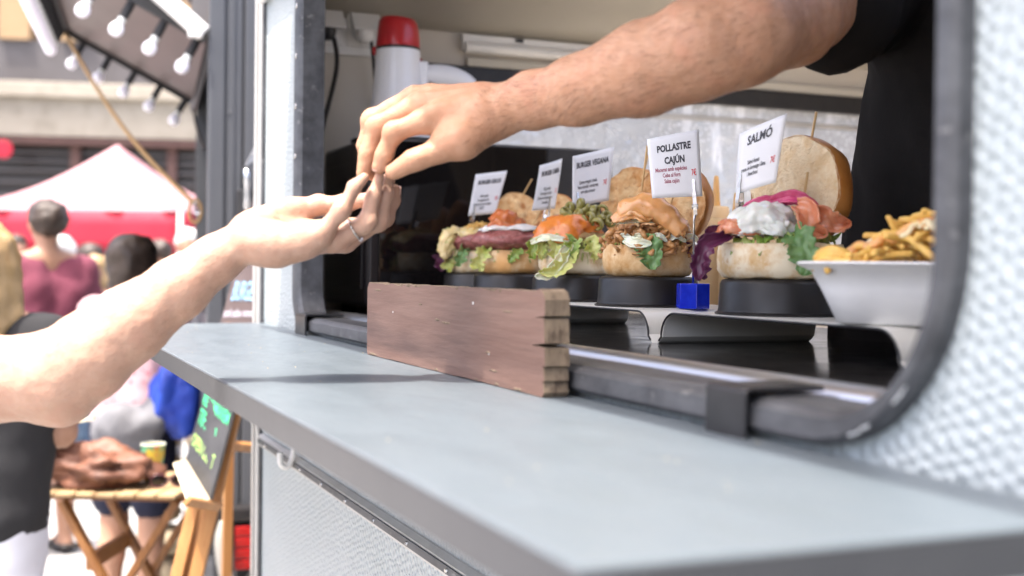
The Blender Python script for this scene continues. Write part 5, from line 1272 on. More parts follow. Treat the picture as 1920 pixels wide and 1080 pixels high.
# ================================================================ THE STREET BEHIND
# ---------------------------------------------------------------- dark grey food trailer
TA = R(6.3)
TR_O = Vector((0.628, 4.08, 0.0))
trl = thing('food_trailer', 'dark grey food trailer standing beyond the white caravan', 'trailer', TR_O, -TA)
M['anthracite'] = mat('anthracite paint', (0.058, 0.062, 0.070), (0.068, 0.072, 0.08), scale=3, rough=0.45)
M['anth_dark'] = mat('dark rubber joint', (0.02, 0.02, 0.022), rough=0.6)
M['chrome'] = mat('polished handle', (0.75, 0.76, 0.78), rough=0.18, metal=1.0)
WT, LT = 1.25, 2.2                    # trailer local: x to the right, y away
def tp(name, g, m, parent=None, **k): return obj(name, g, m, parent or trl, **k)
tp('end_panel', box(0.0, WT, 0.0, 0.03, 0.52, 2.75), M['anthracite'], bevel=0.004)
tp('corner_post', box(-0.004, 0.05, -0.012, 0.05, 0.50, 2.76), M['anthracite'], bevel=0.006)
dr = tp('door', box(0.112, 0.80, -0.022, -0.001, 0.62, 2.66), M['anthracite'], bevel=0.004)
tp('door_frame', box(0.058, 0.104, -0.014, -0.001, 0.56, 2.70), M['anthracite'], bevel=0.003)
tp('door_joint', box(0.1045, 0.1115, -0.010, -0.001, 0.60, 2.68), M['anth_dark'])
tp('frame_rib', box(0.071, 0.080, -0.019, -0.0145, 0.56, 2.70), M['anthracite'], bevel=0.002)
tp('lock_plate', box(0.088, 0.15, -0.030, -0.0225, 1.58, 1.70), M['anth_dark'], dr, bevel=0.004)
hp = spline([(0.118, -0.03, 1.635), (0.118, -0.06, 1.640), (0.118, -0.065, 1.70), (0.116, -0.065, 1.755), (0.114, -0.03, 1.762)], 5)
tp('handle', tube(hp, 0.010, 10), M['chrome'], dr, smooth=True)
for z in (0.9, 1.35, 1.95, 2.35):
    tp('rivet', ico(0.006, 1).mv(0.064, -0.015, z), M['anthracite'])
tp('side_panel', box(0.0, 0.03, 0.0305, LT, 0.52, 1.28), M['anthracite'], bevel=0.003)
tp('side_header', box(0.0, 0.03, 0.0505, LT, 2.22, 2.75), M['anthracite'], bevel=0.003)
tp('rear_panel', box(0.0305, WT, LT - 0.03, LT, 0.52, 2.75), M['anthracite'])
tp('far_side_panel', box(WT - 0.03, WT, 0.0305, LT - 0.0305, 0.52, 2.75), M['anthracite'])
tp('roof', box(-0.02, WT + 0.02, -0.02, LT + 0.02, 2.751, 2.80), M['anthracite'], bevel=0.01)
tp('floor', box(0.0305, WT - 0.0305, 0.0305, LT - 0.0305, 0.50, 0.54), M['anth_dark'])
tp('bumper', box(0.02, WT - 0.1, -0.06, -0.0005, 0.615, 0.665), M['black_plastic'], bevel=0.01)
M['mud'] = mat('grey white mudguard', (0.42, 0.41, 0.38), (0.36, 0.35, 0.32), scale=8, rough=0.5)
tp('mudguard', tube(spline([(0.075, -0.08, 0.40), (0.055, -0.08, 0.47), (0.045, -0.08, 0.56), (0.06, -0.08, 0.62)], 5), 0.022, 8), M['mud'], smooth=True)
M['tail_red'] = mat('red lens', (0.36, 0.012, 0.012), (0.28, 0.008, 0.008), scale=60, rough=0.2, coat=0.3)
M['tail_orange'] = mat('orange lens', (0.55, 0.14, 0.015), rough=0.2, coat=0.3)
tpl = tp('tail_light', box(0.085, 0.235, -0.045, -0.001, 0.452, 0.605), M['anth_dark'], bevel=0.006)
for j in range(4):
    z0 = 0.458 + j * 0.0365
    tp('red_lens', box(0.09, 0.148, -0.058, -0.0455, z0, z0 + 0.033), M['tail_red'], tpl, bevel=0.004)
    tp('orange_lens', box(0.150, 0.19, -0.057, -0.0455, z0, z0 + 0.033), M['tail_orange'], tpl, bevel=0.004)
tp('coupling', lathe([(0.03, 0), (0.035, 0.03), (0.02, 0.06), (0, 0.065)], 12).mv(0.16, -0.05, 0.40), M['black_plastic'], smooth=True)
tp('chassis', box(0.1, WT - 0.1, 0.0, LT, 0.40, 0.499), M['anth_dark'])
for xx in (0.10, WT - 0.10):
    for yy in (0.75, 1.45):
        tp('wheel', lathe([(0.0, -0.08), (0.2, -0.08), (0.26, -0.05), (0.26, 0.05), (0.2, 0.08), (0.0, 0.08)], 24).rot(R(90), 'Y').mv(xx, yy, 0.262), M['rubber'], smooth=True, auto=40)
# raised hatch, part of the trailer, hinged at its street side
HZ = 2.215; HU = (-0.545, 0.285)       # outward run and rise
M['hatch_brown'] = mat('brown hatch board', (0.085, 0.062, 0.058), (0.10, 0.075, 0.07), scale=4, rough=0.5)
def hat(u, yy, off=0.0):
    """u 0 hinge .. 1 outer edge, yy along the trailer, off below the board"""
    nx, nz = HU[1], -HU[0]; L_ = math.hypot(nx, nz)
    return Vector((HU[0] * u - off * (-nx) / L_ * -1, yy, HZ + HU[1] * u - off * nz / L_))
HY0, HY1 = 0.05, 1.62
hb = tp('raised_hatch', G([hat(0, HY0), hat(1, HY0), hat(1, HY1), hat(0, HY1)], [(0, 1, 2, 3)]), M['hatch_brown'], solid=0.03)
for a, b in (((0, HY0), (1, HY0)), ((1, HY0), (1, HY1)), ((1, HY1), (0, HY1))):
    tp('hatch_edge', beam(hat(a[0], a[1], 0.012), hat(b[0], b[1], 0.012), 0.03, 0.05), M['anth_dark'], hb)
st = tp('hatch_arm', beam(hat(0.02, 0.02, 0.02) + Vector((0, -0.03, 0)), hat(0.62, 0.02, -0.03) + Vector((0, -0.03, 0.04)), 0.03, 0.055), M['white_plastic'], bevel=0.004)
tp('arm_bracket', box(-0.07, -0.025, -0.04, -0.008, HZ - 0.03, HZ + 0.005), M['white_plastic'], st, bevel=0.006)

TM_ = Matrix.Translation(TR_O) @ Matrix.Rotation(-TA, 4, 'Z')
# bulbs hang square to the hatch
M['bulb'] = mat('white globe glass', (0.74, 0.73, 0.80), (0.70, 0.69, 0.76), scale=10, rough=0.25, sss=1.0, sssr=(0.06, 0.06, 0.065))
M['bulb_neck'] = mat('white bulb neck', (0.66, 0.68, 0.66), rough=0.4)
hang = Vector((-0.46, 0.0, -0.89)).normalized()
HM = hang.to_track_quat('-Z', 'Y').to_matrix().to_4x4()
def make_bulb(label, group):
    t = thing('light_bulb', label, 'light bulb', (0, 0, 0), 0, group)
    obj('globe', lathe([(0.0, -0.132), (0.010, -0.131), (0.018, -0.126), (0.0225, -0.118), (0.0245, -0.108), (0.0225, -0.097), (0.0175, -0.089), (0.0135, -0.083)], 18), M['bulb'], t, smooth=True)
    obj('neck', lathe([(0.0135, -0.083), (0.014, -0.066), (0.0, -0.066)], 14), M['bulb_neck'], t, smooth=True, auto=40)
    obj('holder', lathe([(0.0145, -0.0655), (0.0150, -0.03), (0.0135, -0.004), (0.009, 0.0), (0.0, 0.0)], 14), M['anth_dark'], t, smooth=True, auto=40)
    return t
bulb0 = None
ordn = ['first', 'second', 'third', 'fourth', 'fifth', 'sixth', 'seventh', 'eighth', 'ninth', 'tenth', 'eleventh', 'twelfth', 'thirteenth', 'fourteenth', 'fifteenth']
rows = [('far', [(0.84 - 0.2 * k, HY1 - 0.005) for k in range(5)]), ('near', [(0.80 - 0.19 * k, HY0 + 0.01) for k in range(5)]), ('outer', [(0.99, HY1 - 0.09 - 0.10 * k) for k in range(14)])]
for rn, lst in rows:
    for k, (u, yy) in enumerate(lst):
        if rn == 'near' and k == 0: continue
        lab = {'far': 'white globe bulb, %s from the rope along the far edge of the brown hatch',
               'near': 'large white globe bulb, %s from the outer corner along the near edge of the hatch',
               'outer': 'white globe bulb, %s from the rope in the crowded row on the outer hatch edge'}[rn] % ordn[k]
        if bulb0 is None: b = bulb0 = make_bulb(lab, 'bulbs round the brown hatch')
        else: b = copy_tree(bulb0)
        b['label'] = lab
        b.matrix_world = TM_ @ Matrix.Translation(hat(u, yy, 0.03)) @ HM
# cord sagging at the trailer side, rope with ring
r0 = TM_ @ hat(0.99, HY1 - 0.01, 0.03); r1 = P(366, 383, 4.35)
rp = [r0.lerp(r1, q / 14) + Vector((0, 0, -0.07 * math.sin(math.pi * q / 14))) + (P(366, 383, 4.35) - P(360, 383, 4.35)) * 0 for q in range(15)]
M['rope'] = mat('tan hemp rope', (0.42, 0.27, 0.12), (0.32, 0.19, 0.08), scale=120, rough=0.9, bump=0.6, bscale=300, bdist=0.002)
rope = thing('rope', 'tan rope slung from the brown hatch corner to the grey trailer', 'rope', r1)
obj('strand', tube(rp, 0.0085, 8), M['rope'], rope, world=True, smooth=True)
cr_ = (P(366, 396, 4.35))
e1 = CAM_R @ Vector((1, 0, 0)); e2 = CAM_R @ Vector((0, 1, 0))
obj('loop', tube([cr_ + e1 * (0.022 * math.cos(a)) + e2 * (0.04 * math.sin(a)) for a in [2 * math.pi * k / 24 for k in range(25)]], 0.006, 8), M['rope'], rope, world=True, smooth=True)
obj('hook_ring', tube([cr_ + e1 * (0.008 + 0.014 * math.cos(a)) + e2 * (0.012 + 0.022 * math.sin(a)) for a in [2 * math.pi * k / 20 for k in range(21)]], 0.004, 8), M['chrome'], rope, world=True, smooth=True)
wc = thing('bulb_cable', 'thin black cable drooping from the last bulb at the grey trailer', 'cable', P(372, 260, 4.6))
obj('wire', tube(spline([P(362, 205, 5.3), P(368, 235, 5.0), P(376, 262, 4.6), P(384, 280, 4.2)], 6), 0.006, 6), M['black_plastic'], wc, world=True, smooth=True)

# ---------------------------------------------------------------- menu boards beside the trailer
M['slate'] = mat('brown chalk board', (0.075, 0.052, 0.050), (0.105, 0.08, 0.078), scale=8, rough=0.55)
M['slate_grey'] = mat('grey chalk board', (0.022, 0.022, 0.024), (0.05, 0.05, 0.052), scale=10, rough=0.4, spec=0.5)
M['chalk_blue'] = mat('light blue chalk', (0.20, 0.45, 0.70), (0.35, 0.58, 0.78), scale=90, rough=0.9)
M['chalk_white'] = mat('lilac chalk', (0.5, 0.48, 0.55), rough=0.9)
M['chalk_green'] = mat('bright green chalk', (0.03, 0.55, 0.22), (0.08, 0.62, 0.30), scale=90, rough=0.9)
M['chalk_lime'] = mat('lime chalk', (0.30, 0.52, 0.10), (0.40, 0.6, 0.2), scale=90, rough=0.9)
M['chalk_red'] = mat('red chalk', (0.55, 0.05, 0.07), rough=0.9)
M['pine'] = mat('varnished pine', (0.29, 0.13, 0.042), (0.36, 0.18, 0.062), scale=14, rough=0.45, stretch=(3, 3, 0.35), c3=(0.24, 0.09, 0.025), scale3=20, lo3=0.58, hi3=0.75)
def flat_board(name, label, cat, corners, depths, m, lines, edge=None, thick=0.01):
    tl, tr_, br, bl = [P(c[0], c[1], d) for c, d in zip(corners, depths)]
    nrm = (tr_ - tl).cross(bl - tl).normalized()
    if nrm.dot(CAM_P - tl) < 0: nrm = -nrm
    at = lambda u, v, off=0.0: tl.lerp(tr_, u).lerp(bl.lerp(br, u), v) + nrm * off
    t = thing(name, label, cat, at(0.5, 1.0))
    q = [at(0, 0), at(1, 0), at(1, 1), at(0, 1)]; b = [p - nrm * thick for p in q]
    obj('board', G(q + b, [(0, 1, 2, 3), (7, 6, 5, 4), (0, 4, 5, 1), (1, 5, 6, 2), (2, 6, 7, 3), (3, 7, 4, 0)]), m, t, world=True, bevel=0.001)
    for s, u0, v0, size, xs, mm, sh in lines:
        g = text_geo(s, size, xs, 0.001, sh, 'LEFT'); g.v = [tuple(at(u0 + x, v0 - y, 0.002)) for x, y, _ in g.v]
        obj('chalk_lettering', g, M[mm], t, world=True)
    return t, at
t, at = flat_board('chalk_menu', 'brown chalk board lettered BURGER VEGANA in blue beside the caravan corner', 'chalk board',
    [(475, 375), (560, 375), (530, 610), (412, 610)], [3.45, 3.35, 3.35, 3.45], M['slate'],
    [('BURGER VEGANA', 0.08, 0.80, 0.22, 0.52, 'chalk_blue', 0.05), ('amb salsa romesco', 0.03, 0.93, 0.09, 0.8, 'chalk_white', 0.0)])
for k in range(2):
    obj('board_leg', beam(at(0.15 + 0.6 * k, 0.98, -0.006), Vector((at(0.15 + 0.6 * k, 0.98).x, at(0.15 + 0.6 * k, 0.98).y + 0.05, 0.0)), 0.025, 0.02), M['pine'], t, world=True)
pc = thing('paper_sheet', 'small grey paper corner curling out on the dark trailer', 'paper', P(472, 290, 3.6))
obj('sheet', G([P(486, 258, 3.62), P(500, 285, 3.62), P(480, 300, 3.6), P(459, 312, 3.55)], [(0, 1, 2, 3)]), M['profile'], pc, world=True, solid=0.001)
# easel with grey board
M['sunlit_pine'] = mat('sunlit pine', (0.58, 0.50, 0.38), (0.52, 0.44, 0.32), scale=10, rough=0.6)  # pine of the ledge, sunlight painted in as a paler colour
es = thing('easel', 'pine easel with a ledge standing at the caravan corner', 'easel', (P(390, 1000, 3.05).x, P(390, 1000, 3.05).y, 0))
def leg(a, b, w=0.045, h=0.022, nm='leg'):
    a, b = Vector(a), Vector(b); k = (0 - a.z) / (b.z - a.z); e = a.lerp(b, k) if abs(b.z - a.z) > 0.05 and nm == 'leg' else b
    return obj(nm, beam(a, e, w, h, tuple(CAM_R @ Vector((0, 0, 1)))), M['pine'], es, world=True, bevel=0.003)
leg(P(452, 720, 3.09), P(368, 1080, 3.03), 0.034, 0.02)
leg(P(400, 800, 3.12), P(332, 1080, 3.02), 0.030, 0.02)
leg(P(432, 740, 3.10), P(350, 1080, 3.05), 0.026, 0.02)
leg(P(498, 720, 3.30), P(512, 1080, 3.42), 0.03, 0.02)
leg(P(430, 836, 3.10), P(498, 840, 3.30), 0.022, 0.02, 'cross_bar')
leg(P(350, 940, 2.90), P(412, 950, 3.04), 0.024, 0.014, 'ledge_front')
lg_ = G([P(326, 868, 2.99), P(350, 862, 3.06), P(394, 938, 2.99), P(354, 944, 2.90)], [(0, 1, 2, 3)])
obj('ledge', lg_, M['sunlit_pine'], es, world=True, solid=0.007)
t, at = flat_board('chalk_sign', 'grey chalk board with green and lime lettering on the pine easel', 'chalk board',
    [(392, 700), (447, 735), (394, 937), (347, 866)], [3.09, 3.05, 2.985, 3.05], M['slate_grey'],
    [('RECOMANEM', 0.05, 0.33, 0.17, 0.86, 'chalk_green', 0.0), ('TIPS Um', 0.05, 0.54, 0.24, 0.74, 'chalk_green', 0.1), ('OPEN CRAST', 0.05, 0.78, 0.19, 0.70, 'chalk_lime', 0.0)], thick=0.012)

# ---------------------------------------------------------------- folding table with bag, cup, sunglasses
tbl = thing('folding_table', 'wooden folding table with slatted top and crossed legs', 'table', (P(205, 900, 4.0).x, P(205, 900, 4.0).y, 0))
M['teak'] = mat('oiled teak', (0.20, 0.085, 0.028), (0.26, 0.12, 0.042), scale=12, rough=0.4, stretch=(3, 3, 0.4))
TZ = P(205, 925, 3.72).z
c0, c1 = P(62, 920, 3.72), P(330, 912, 3.70)        # near edge of the top
ux = (c1 - c0); ux.z = 0; TWd = ux.length; ux.normalize(); uy = Vector((-ux.y, ux.x, 0))
TDp = 0.42
org = Vector((c0.x, c0.y, TZ))
nsl = 7
for k in range(nsl):
    a0 = TWd * k / nsl + 0.003; a1 = TWd * (k + 1) / nsl - 0.003
    q = [org + ux * a0, org + ux * a1, org + ux * a1 + uy * TDp, org + ux * a0 + uy * TDp]
    obj('slat', G([p for p in q] + [p - Vector((0, 0, 0.013)) for p in q], [(0, 1, 2, 3), (7, 6, 5, 4), (0, 4, 5, 1), (1, 5, 6, 2), (2, 6, 7, 3), (3, 7, 4, 0)]), M['teak_top'], tbl, world=True, bevel=0.003)
for yy in (0.10, TDp - 0.06):
    obj('rail', beam(org + uy * yy + ux * 0.002 - Vector((0, 0, 0.026)), org + uy * yy + ux * (TWd - 0.002) - Vector((0, 0, 0.026)), 0.022, 0.024), M['teak'], tbl, world=True, bevel=0.003)
for yy, sg in ((0.05, 1), (TDp - 0.05, 1)):
    for d in (0, 1):
        a = org + uy * (yy + 0.025 * d) + ux * (0.07 if d == 0 else TWd - 0.02) - Vector((0, 0, 0.032))
        b = org + uy * (yy + 0.025 * d) + ux * (TWd * 1.05 if d == 0 else -TWd * 0.05); b.z = 0.0
        obj('leg', beam(a, b, 0.022, 0.042, tuple(uy)), M['teak'], tbl, world=True, bevel=0.003)
mid = org + ux * (TWd * 0.52) + uy * 0.05; mid.z = TZ * 0.49
obj('pivot_bolt', tube([mid - uy * 0.03, mid + uy * 0.05], 0.008, 8), M['chrome'], tbl, world=True, smooth=True)
obj('stretcher', beam(org + ux * (TWd * 0.36) + uy * 0.04 - Vector((0, 0, 0.22)), org + ux * (TWd * 0.36) + uy * (TDp - 0.04) - Vector((0, 0, 0.22)), 0.02, 0.05), M['teak'], tbl, world=True)
def on_table(a, b, z=0.0): return org + ux * (TWd * a) + uy * (TDp * b) + Vector((0, 0, z + 0.0008))
rz = math.atan2(ux.y, ux.x)
M['leather'] = mat('brown leather', (0.13, 0.05, 0.028), (0.18, 0.08, 0.048), scale=10, rough=0.58, bump=0.4, bscale=50, bdist=0.004, c3=(0.06, 0.022, 0.012), scale3=10, lo3=0.5, hi3=0.7)
M['leather_dark'] = mat('dark leather', (0.055, 0.022, 0.014), (0.08, 0.035, 0.022), scale=20, rough=0.4)
bag = thing('leather_bag', 'slumped brown leather bag lying on the folding table', 'bag', on_table(0.20, 0.35), rz)
g = blob(0.165, 0.11, 0.075, 0.38, 2.0, 4, 4)
g.v = [(x + 0.06, y, max(0.0, z + 0.055 + 0.20 * (0.0 if x > -0.02 else (-x - 0.02) * 0.35))) for x, y, z in g.v]
obj('bag_body', g, M['leather'], bag, smooth=True)
fl = grid(14, 8, lambda u, v: (-0.20 + 0.19 * u, -0.10 + 0.20 * v, 0.115 + 0.085 * math.sin(u * 2.4) * 0.6 + 0.075 * u - 0.02 * math.cos(v * 3)))
obj('flap', fl, M['leather'], bag, smooth=True, solid=0.008)
obj('handle_bar', beam((-0.19, -0.11, 0.10), (0.03, -0.09, 0.215), 0.028, 0.02), M['leather'], bag, bevel=0.006)
for k in range(3):
    obj('strap', tube(spline([(-0.05, -0.11 + 0.02 * k, 0.10), (-0.13, -0.135 + 0.02 * k, 0.055), (-0.19, -0.12 + 0.03 * k, 0.012), (-0.205 + 0.03 * k, -0.09, 0.008), (-0.10, -0.10 + 0.02 * k, 0.01)], 6), 0.009, 8), M['leather_dark'], bag, smooth=True)
obj('tassel_cord', tube(spline([(-0.20, -0.10, 0.10), (-0.235, -0.11, 0.085), (-0.24, -0.11, 0.03), (-0.20, -0.12, 0.008)], 6), 0.003, 6), M['leather_dark'], bag, smooth=True)
M['paper_roll'] = mat('cream paper', (0.62, 0.58, 0.42), rough=0.7)
obj('paper_tab', beam((0.02, -0.09, 0.212), (0.075, -0.085, 0.222), 0.02, 0.012), M['paper_roll'], bag)
M['cup'] = mat('printed paper cup', (0.55, 0.12, 0.10), (0.55, 0.40, 0.05), scale=22, mixlo=0.38, mixhi=0.44, rough=0.4, c3=(0.10, 0.36, 0.20), scale3=17, lo3=0.50, hi3=0.54, detail=1)
M['cup_rim'] = mat('pale cup rim', (0.62, 0.66, 0.58), rough=0.4)
cup = thing('paper_cup', 'paper cup printed red, yellow and green on the folding table', 'cup', on_table(0.66, 0.55))
obj('cup_wall', lathe([(0.0, 0.0), (0.026, 0.0), (0.0375, 0.118), (0.036, 0.118), (0.025, 0.004), (0.0, 0.004)], 24), M['cup'], cup, smooth=True, auto=40)
obj('cup_lip', tube([(0.0372 * math.cos(a), 0.0372 * math.sin(a), 0.119) for a in [2 * math.pi * k / 24 for k in range(25)]], 0.0022, 6), M['cup_rim'], cup, smooth=True)
sg = thing('sunglasses', 'dark sunglasses folded beside the paper cup', 'sunglasses', on_table(0.86, 0.30), rz + 0.5)
M['shades'] = mat('dark pink shades', (0.10, 0.02, 0.035), (0.05, 0.02, 0.03), scale=30, rough=0.2)
for s in (-1, 1):
    c = Vector((0.032 * s, 0, 0.022))
    rm_ = obj('rim', tube([c + Vector((0.026 * math.cos(a), 0.003 * math.cos(a) ** 2, 0.020 * math.sin(a))) for a in [2 * math.pi * k / 20 for k in range(21)]], 0.003, 6), M['shades'], sg, smooth=True)
    obj('lens', G([c] + [c + Vector((0.025 * math.cos(a), 0.001, 0.019 * math.sin(a))) for a in [2 * math.pi * k / 20 for k in range(20)]], [(0, k + 1, (k + 1) % 20 + 1) for k in range(20)]), M['black_glass'], rm_)
    obj('temple', tube(spline([(0.058 * s, 0, 0.03), (0.06 * s, 0.05, 0.03), (0.05 * s, 0.11, 0.015), (0.03 * s, 0.13, 0.004)], 5), 0.003, 6), M['shades'], sg, smooth=True)
obj('bridge', tube([(-0.008, 0, 0.026), (0, -0.002, 0.029), (0.008, 0, 0.026)], 0.003, 6), M['shades'], sg, smooth=True)

# ---------------------------------------------------------------- people in the street
M['maroon'] = mat('maroon cotton', (0.13, 0.028, 0.050), (0.17, 0.04, 0.065), scale=6, rough=0.9)
M['white_trouser'] = mat('white trousers', (0.55, 0.56, 0.62), (0.5, 0.51, 0.57), scale=8, rough=0.85)
M['black_top'] = mat('black knit', (0.014, 0.014, 0.016), rough=0.9)
M['floral'] = mat('pink flowered cotton', (0.46, 0.31, 0.32), (0.42, 0.26, 0.28), scale=9, rough=0.9, c3=(0.42, 0.05, 0.09), scale3=55, lo3=0.62, hi3=0.66, detail=2)
M['grey_cloth'] = mat('grey draped jacket', (0.12, 0.12, 0.13), (0.16, 0.16, 0.17), scale=8, rough=0.9)
M['navy'] = mat('navy shorts', (0.010, 0.012, 0.03), rough=0.9)
M['blue_bag'] = mat('blue nylon', (0.008, 0.03, 0.26), (0.014, 0.055, 0.36), scale=12, rough=0.55, bump=0.4, bscale=12, bdist=0.02)
M['blond'] = mat('blond hair', (0.27, 0.18, 0.08), (0.36, 0.25, 0.13), scale=20, rough=0.5, c3=(0.25, 0.14, 0.05), scale3=14, lo3=0.5, hi3=0.7, stretch=(1, 1, 0.25))
M['white_hair'] = mat('white hair', (0.55, 0.54, 0.52), rough=0.6)
M['skin_mid'] = mat('street skin', (0.32, 0.175, 0.115), (0.36, 0.20, 0.13), scale=8, rough=0.55, sss=0.1)
M['sandal'] = mat('dark sandal', (0.02, 0.017, 0.016), rough=0.6)
M['shirt_white'] = mat('white shirt', (0.6, 0.6, 0.62), rough=0.9)
M['shirt_blue'] = mat('pale blue shirt', (0.28, 0.36, 0.55), rough=0.9)
def street_person(label, loc, face, height, top, legs_, hair, hair_kind='short', bare_legs=False, skirt=None, sleeves='short', arm='down', vox=0.02, top_len=0.0, sandals=False, slim=1.0):
    """loc on the ground, face = heading in degrees (0 looks along +y)"""
    s = height / 1.72
    t = thing('person', label, 'person', (loc[0], loc[1], 0), R(face), 'people in the street behind')
    V = lambda x, y, z: Vector((x * s * slim if abs(x) < 0.14 else x * s, y * s, z * s))
    core = []
    for k in (-1, 1):
        core += chain([V(0.085 * k, 0, 0.90), V(0.09 * k, 0.015, 0.49), V(0.09 * k, -0.01, 0.36), V(0.09 * k, -0.02, 0.09)], [0.088 * s, 0.056 * s, 0.056 * s, 0.036 * s])
        core += [cone(V(0.09 * k, -0.04, 0.045), V(0.10 * k, 0.13, 0.030), 0.036 * s, 0.026 * s)]
        core += [cone(V(0.075 * k, 0, 0.98), V(0.085 * k, 0.0, 1.30), 0.100 * s, 0.105 * s), cone(V(0.16 * k, 0, 1.40), V(0.05 * k, 0, 1.43), 0.055 * s, 0.062 * s)]
        if arm == 'down': core += chain([V(0.19 * k, 0, 1.39), V(0.235 * k, -0.02, 1.12), V(0.225 * k, 0.07, 0.88), V(0.215 * k, 0.09, 0.79)], [0.052 * s, 0.042 * s, 0.028 * s, 0.03 * s])
        else: core += chain([V(0.19 * k, 0, 1.39), V(0.215 * k, 0.02, 1.12), V(0.10 * k, 0.20, 1.10), V(0.02 * k, 0.22, 1.12)], [0.052 * s, 0.042 * s, 0.028 * s, 0.03 * s])
    hc = V(0, 0.015, 1.60)
    core += [cone(V(0, -0.01, 1.40), V(0, 0.0, 1.54), 0.055 * s, 0.05 * s)] + head_cones(hc, 0.95 * s, (0, 1, 0))
    organic('body', core, [], 0.03 * s, vox, M['skin_mid'], t, world=False)
    tc_ = []
    for k in (-1, 1):
        tc_ += [cone(V(0.075 * k, 0, 0.97 - top_len), V(0.09 * k, 0, 1.30), 0.118 * s, 0.120 * s), cone(V(0.17 * k, 0, 1.395), V(0.06 * k, 0, 1.41), 0.066 * s, 0.066 * s)]
        tc_ += [cone(V(0.185 * k, 0, 1.385), V(0.222 * k, -0.01, 1.22), 0.064 * s, 0.062 * s)]
        if sleeves == 'long': tc_ += chain([V(0.22 * k, -0.01, 1.22), V(0.235 * k, -0.02, 1.12), V(0.225 * k, 0.07, 0.90)], [0.06 * s, 0.052 * s, 0.042 * s])
    organic('top', tc_, [], 0.05 * s, vox, M[top], t, noise_post(0.008, 9), world=False)
    lc = []
    for k in (-1, 1):
        if bare_legs: lc += [cone(V(0.08 * k, 0, 0.93), V(0.095 * k, 0.008, 0.60), 0.112 * s, 0.092 * s)]
        else: lc += chain([V(0.08 * k, 0, 0.93), V(0.09 * k, 0.015, 0.49), V(0.09 * k, -0.015, 0.10)], [0.112 * s, 0.078 * s, 0.058 * s])
    organic('shorts' if bare_legs else 'trousers', lc, [], 0.03 * s, vox, M[legs_], t, noise_post(0.008, 12), world=False)
    hs = [cone(hc + V(0, -0.035, 0.035), hc + V(0, 0.015, 0.055), 0.092 * s, 0.080 * s)]
    if hair_kind == 'long': hs += [cone(hc + V(0, -0.05, 0.02), hc + V(0, -0.07, -0.16), 0.088 * s, 0.085 * s), cone(hc + V(-0.06, -0.03, 0), hc + V(-0.08, -0.02, -0.16), 0.05 * s, 0.045 * s), cone(hc + V(0.06, -0.03, 0), hc + V(0.08, -0.02, -0.16), 0.05 * s, 0.045 * s)]
    if hair_kind == 'bob': hs += [cone(hc + V(0, -0.05, 0.03), hc + V(0, -0.05, -0.07), 0.095 * s, 0.085 * s), cone(hc + V(-0.05, -0.02, 0.02), hc + V(-0.07, 0.0, -0.07), 0.05 * s, 0.045 * s), cone(hc + V(0.05, -0.02, 0.02), hc + V(0.07, 0.0, -0.07), 0.05 * s, 0.045 * s)]
    organic('hair', hs, [], 0.03 * s, vox * 0.7, M[hair], t, noise_post(0.010, 22), world=False)
    if sandals:
        for k in (-1, 1):
            g = grid(4, 8, lambda u, v: ((u - 0.5) * 0.085 * s + 0.095 * k * s, (-0.085 + 0.25 * v) * s, 0.020 + 0.016 * (1 - v) * s))
            so = obj('sandal', g, M['sandal'], t, smooth=True, solid=0.028)
            obj('toe_strap', tube([V(0.095 * k - 0.045, 0.06, 0.03), V(0.095 * k, 0.075, 0.072), V(0.095 * k + 0.045, 0.06, 0.03)], 0.012, 8), M['sandal'], so, smooth=True)
    return t
g_at = lambda px, d: (P(px, 540, d).x, P(px, 540, d).y)
street_person('man in a maroon T-shirt and denim shorts with dark hair', g_at(88, 6.1), 20, 1.76, 'maroon', 'denim', 'hair_dark', 'short', True, sandals=True)
wm = street_person('dark-haired woman in a pink flowered top carrying a blue bag', g_at(250, 4.75), -35, 1.56, 'floral', 'navy', 'hair_dark', 'bob', True, sleeves='short', arm='front')
street_person('blond person in a black top and white trousers at the picture edge', g_at(-34, 3.15), -10, 1.55, 'black_top', 'white_trouser', 'blond', 'long', False, sleeves='short', arm='front', slim=0.95, top_len=0.08)
street_person('white-haired person behind the man in maroon', g_at(112, 7.6), 150, 1.62, 'shirt_white', 'navy', 'white_hair', 'short')
street_person('person in a pale blue shirt and fair hair near the red tent', g_at(180, 8.0), 160, 1.50, 'shirt_blue', 'denim', 'blond', 'bob')
street_person('person in a white shirt beside the dark trailer and tent', g_at(352, 8.6), 170, 1.70, 'shirt_white', 'grey_cloth', 'white_hair', 'short')
street_person('person in a grey top between the man in maroon and the woman in pink', g_at(168, 9.2), 20, 1.60, 'shirt_grey', 'denim', 'hair_dark', 'bob', vox=0.03)
street_person('person in a red top standing under the tent edge', g_at(300, 10.4), 40, 1.66, 'maroon', 'navy', 'hair_dark', 'short', vox=0.03)
street_person('person in a white shirt far off beside the tent pole', g_at(30, 11.0), 200, 1.70, 'shirt_white', 'denim', 'hair_dark', 'short', vox=0.03)
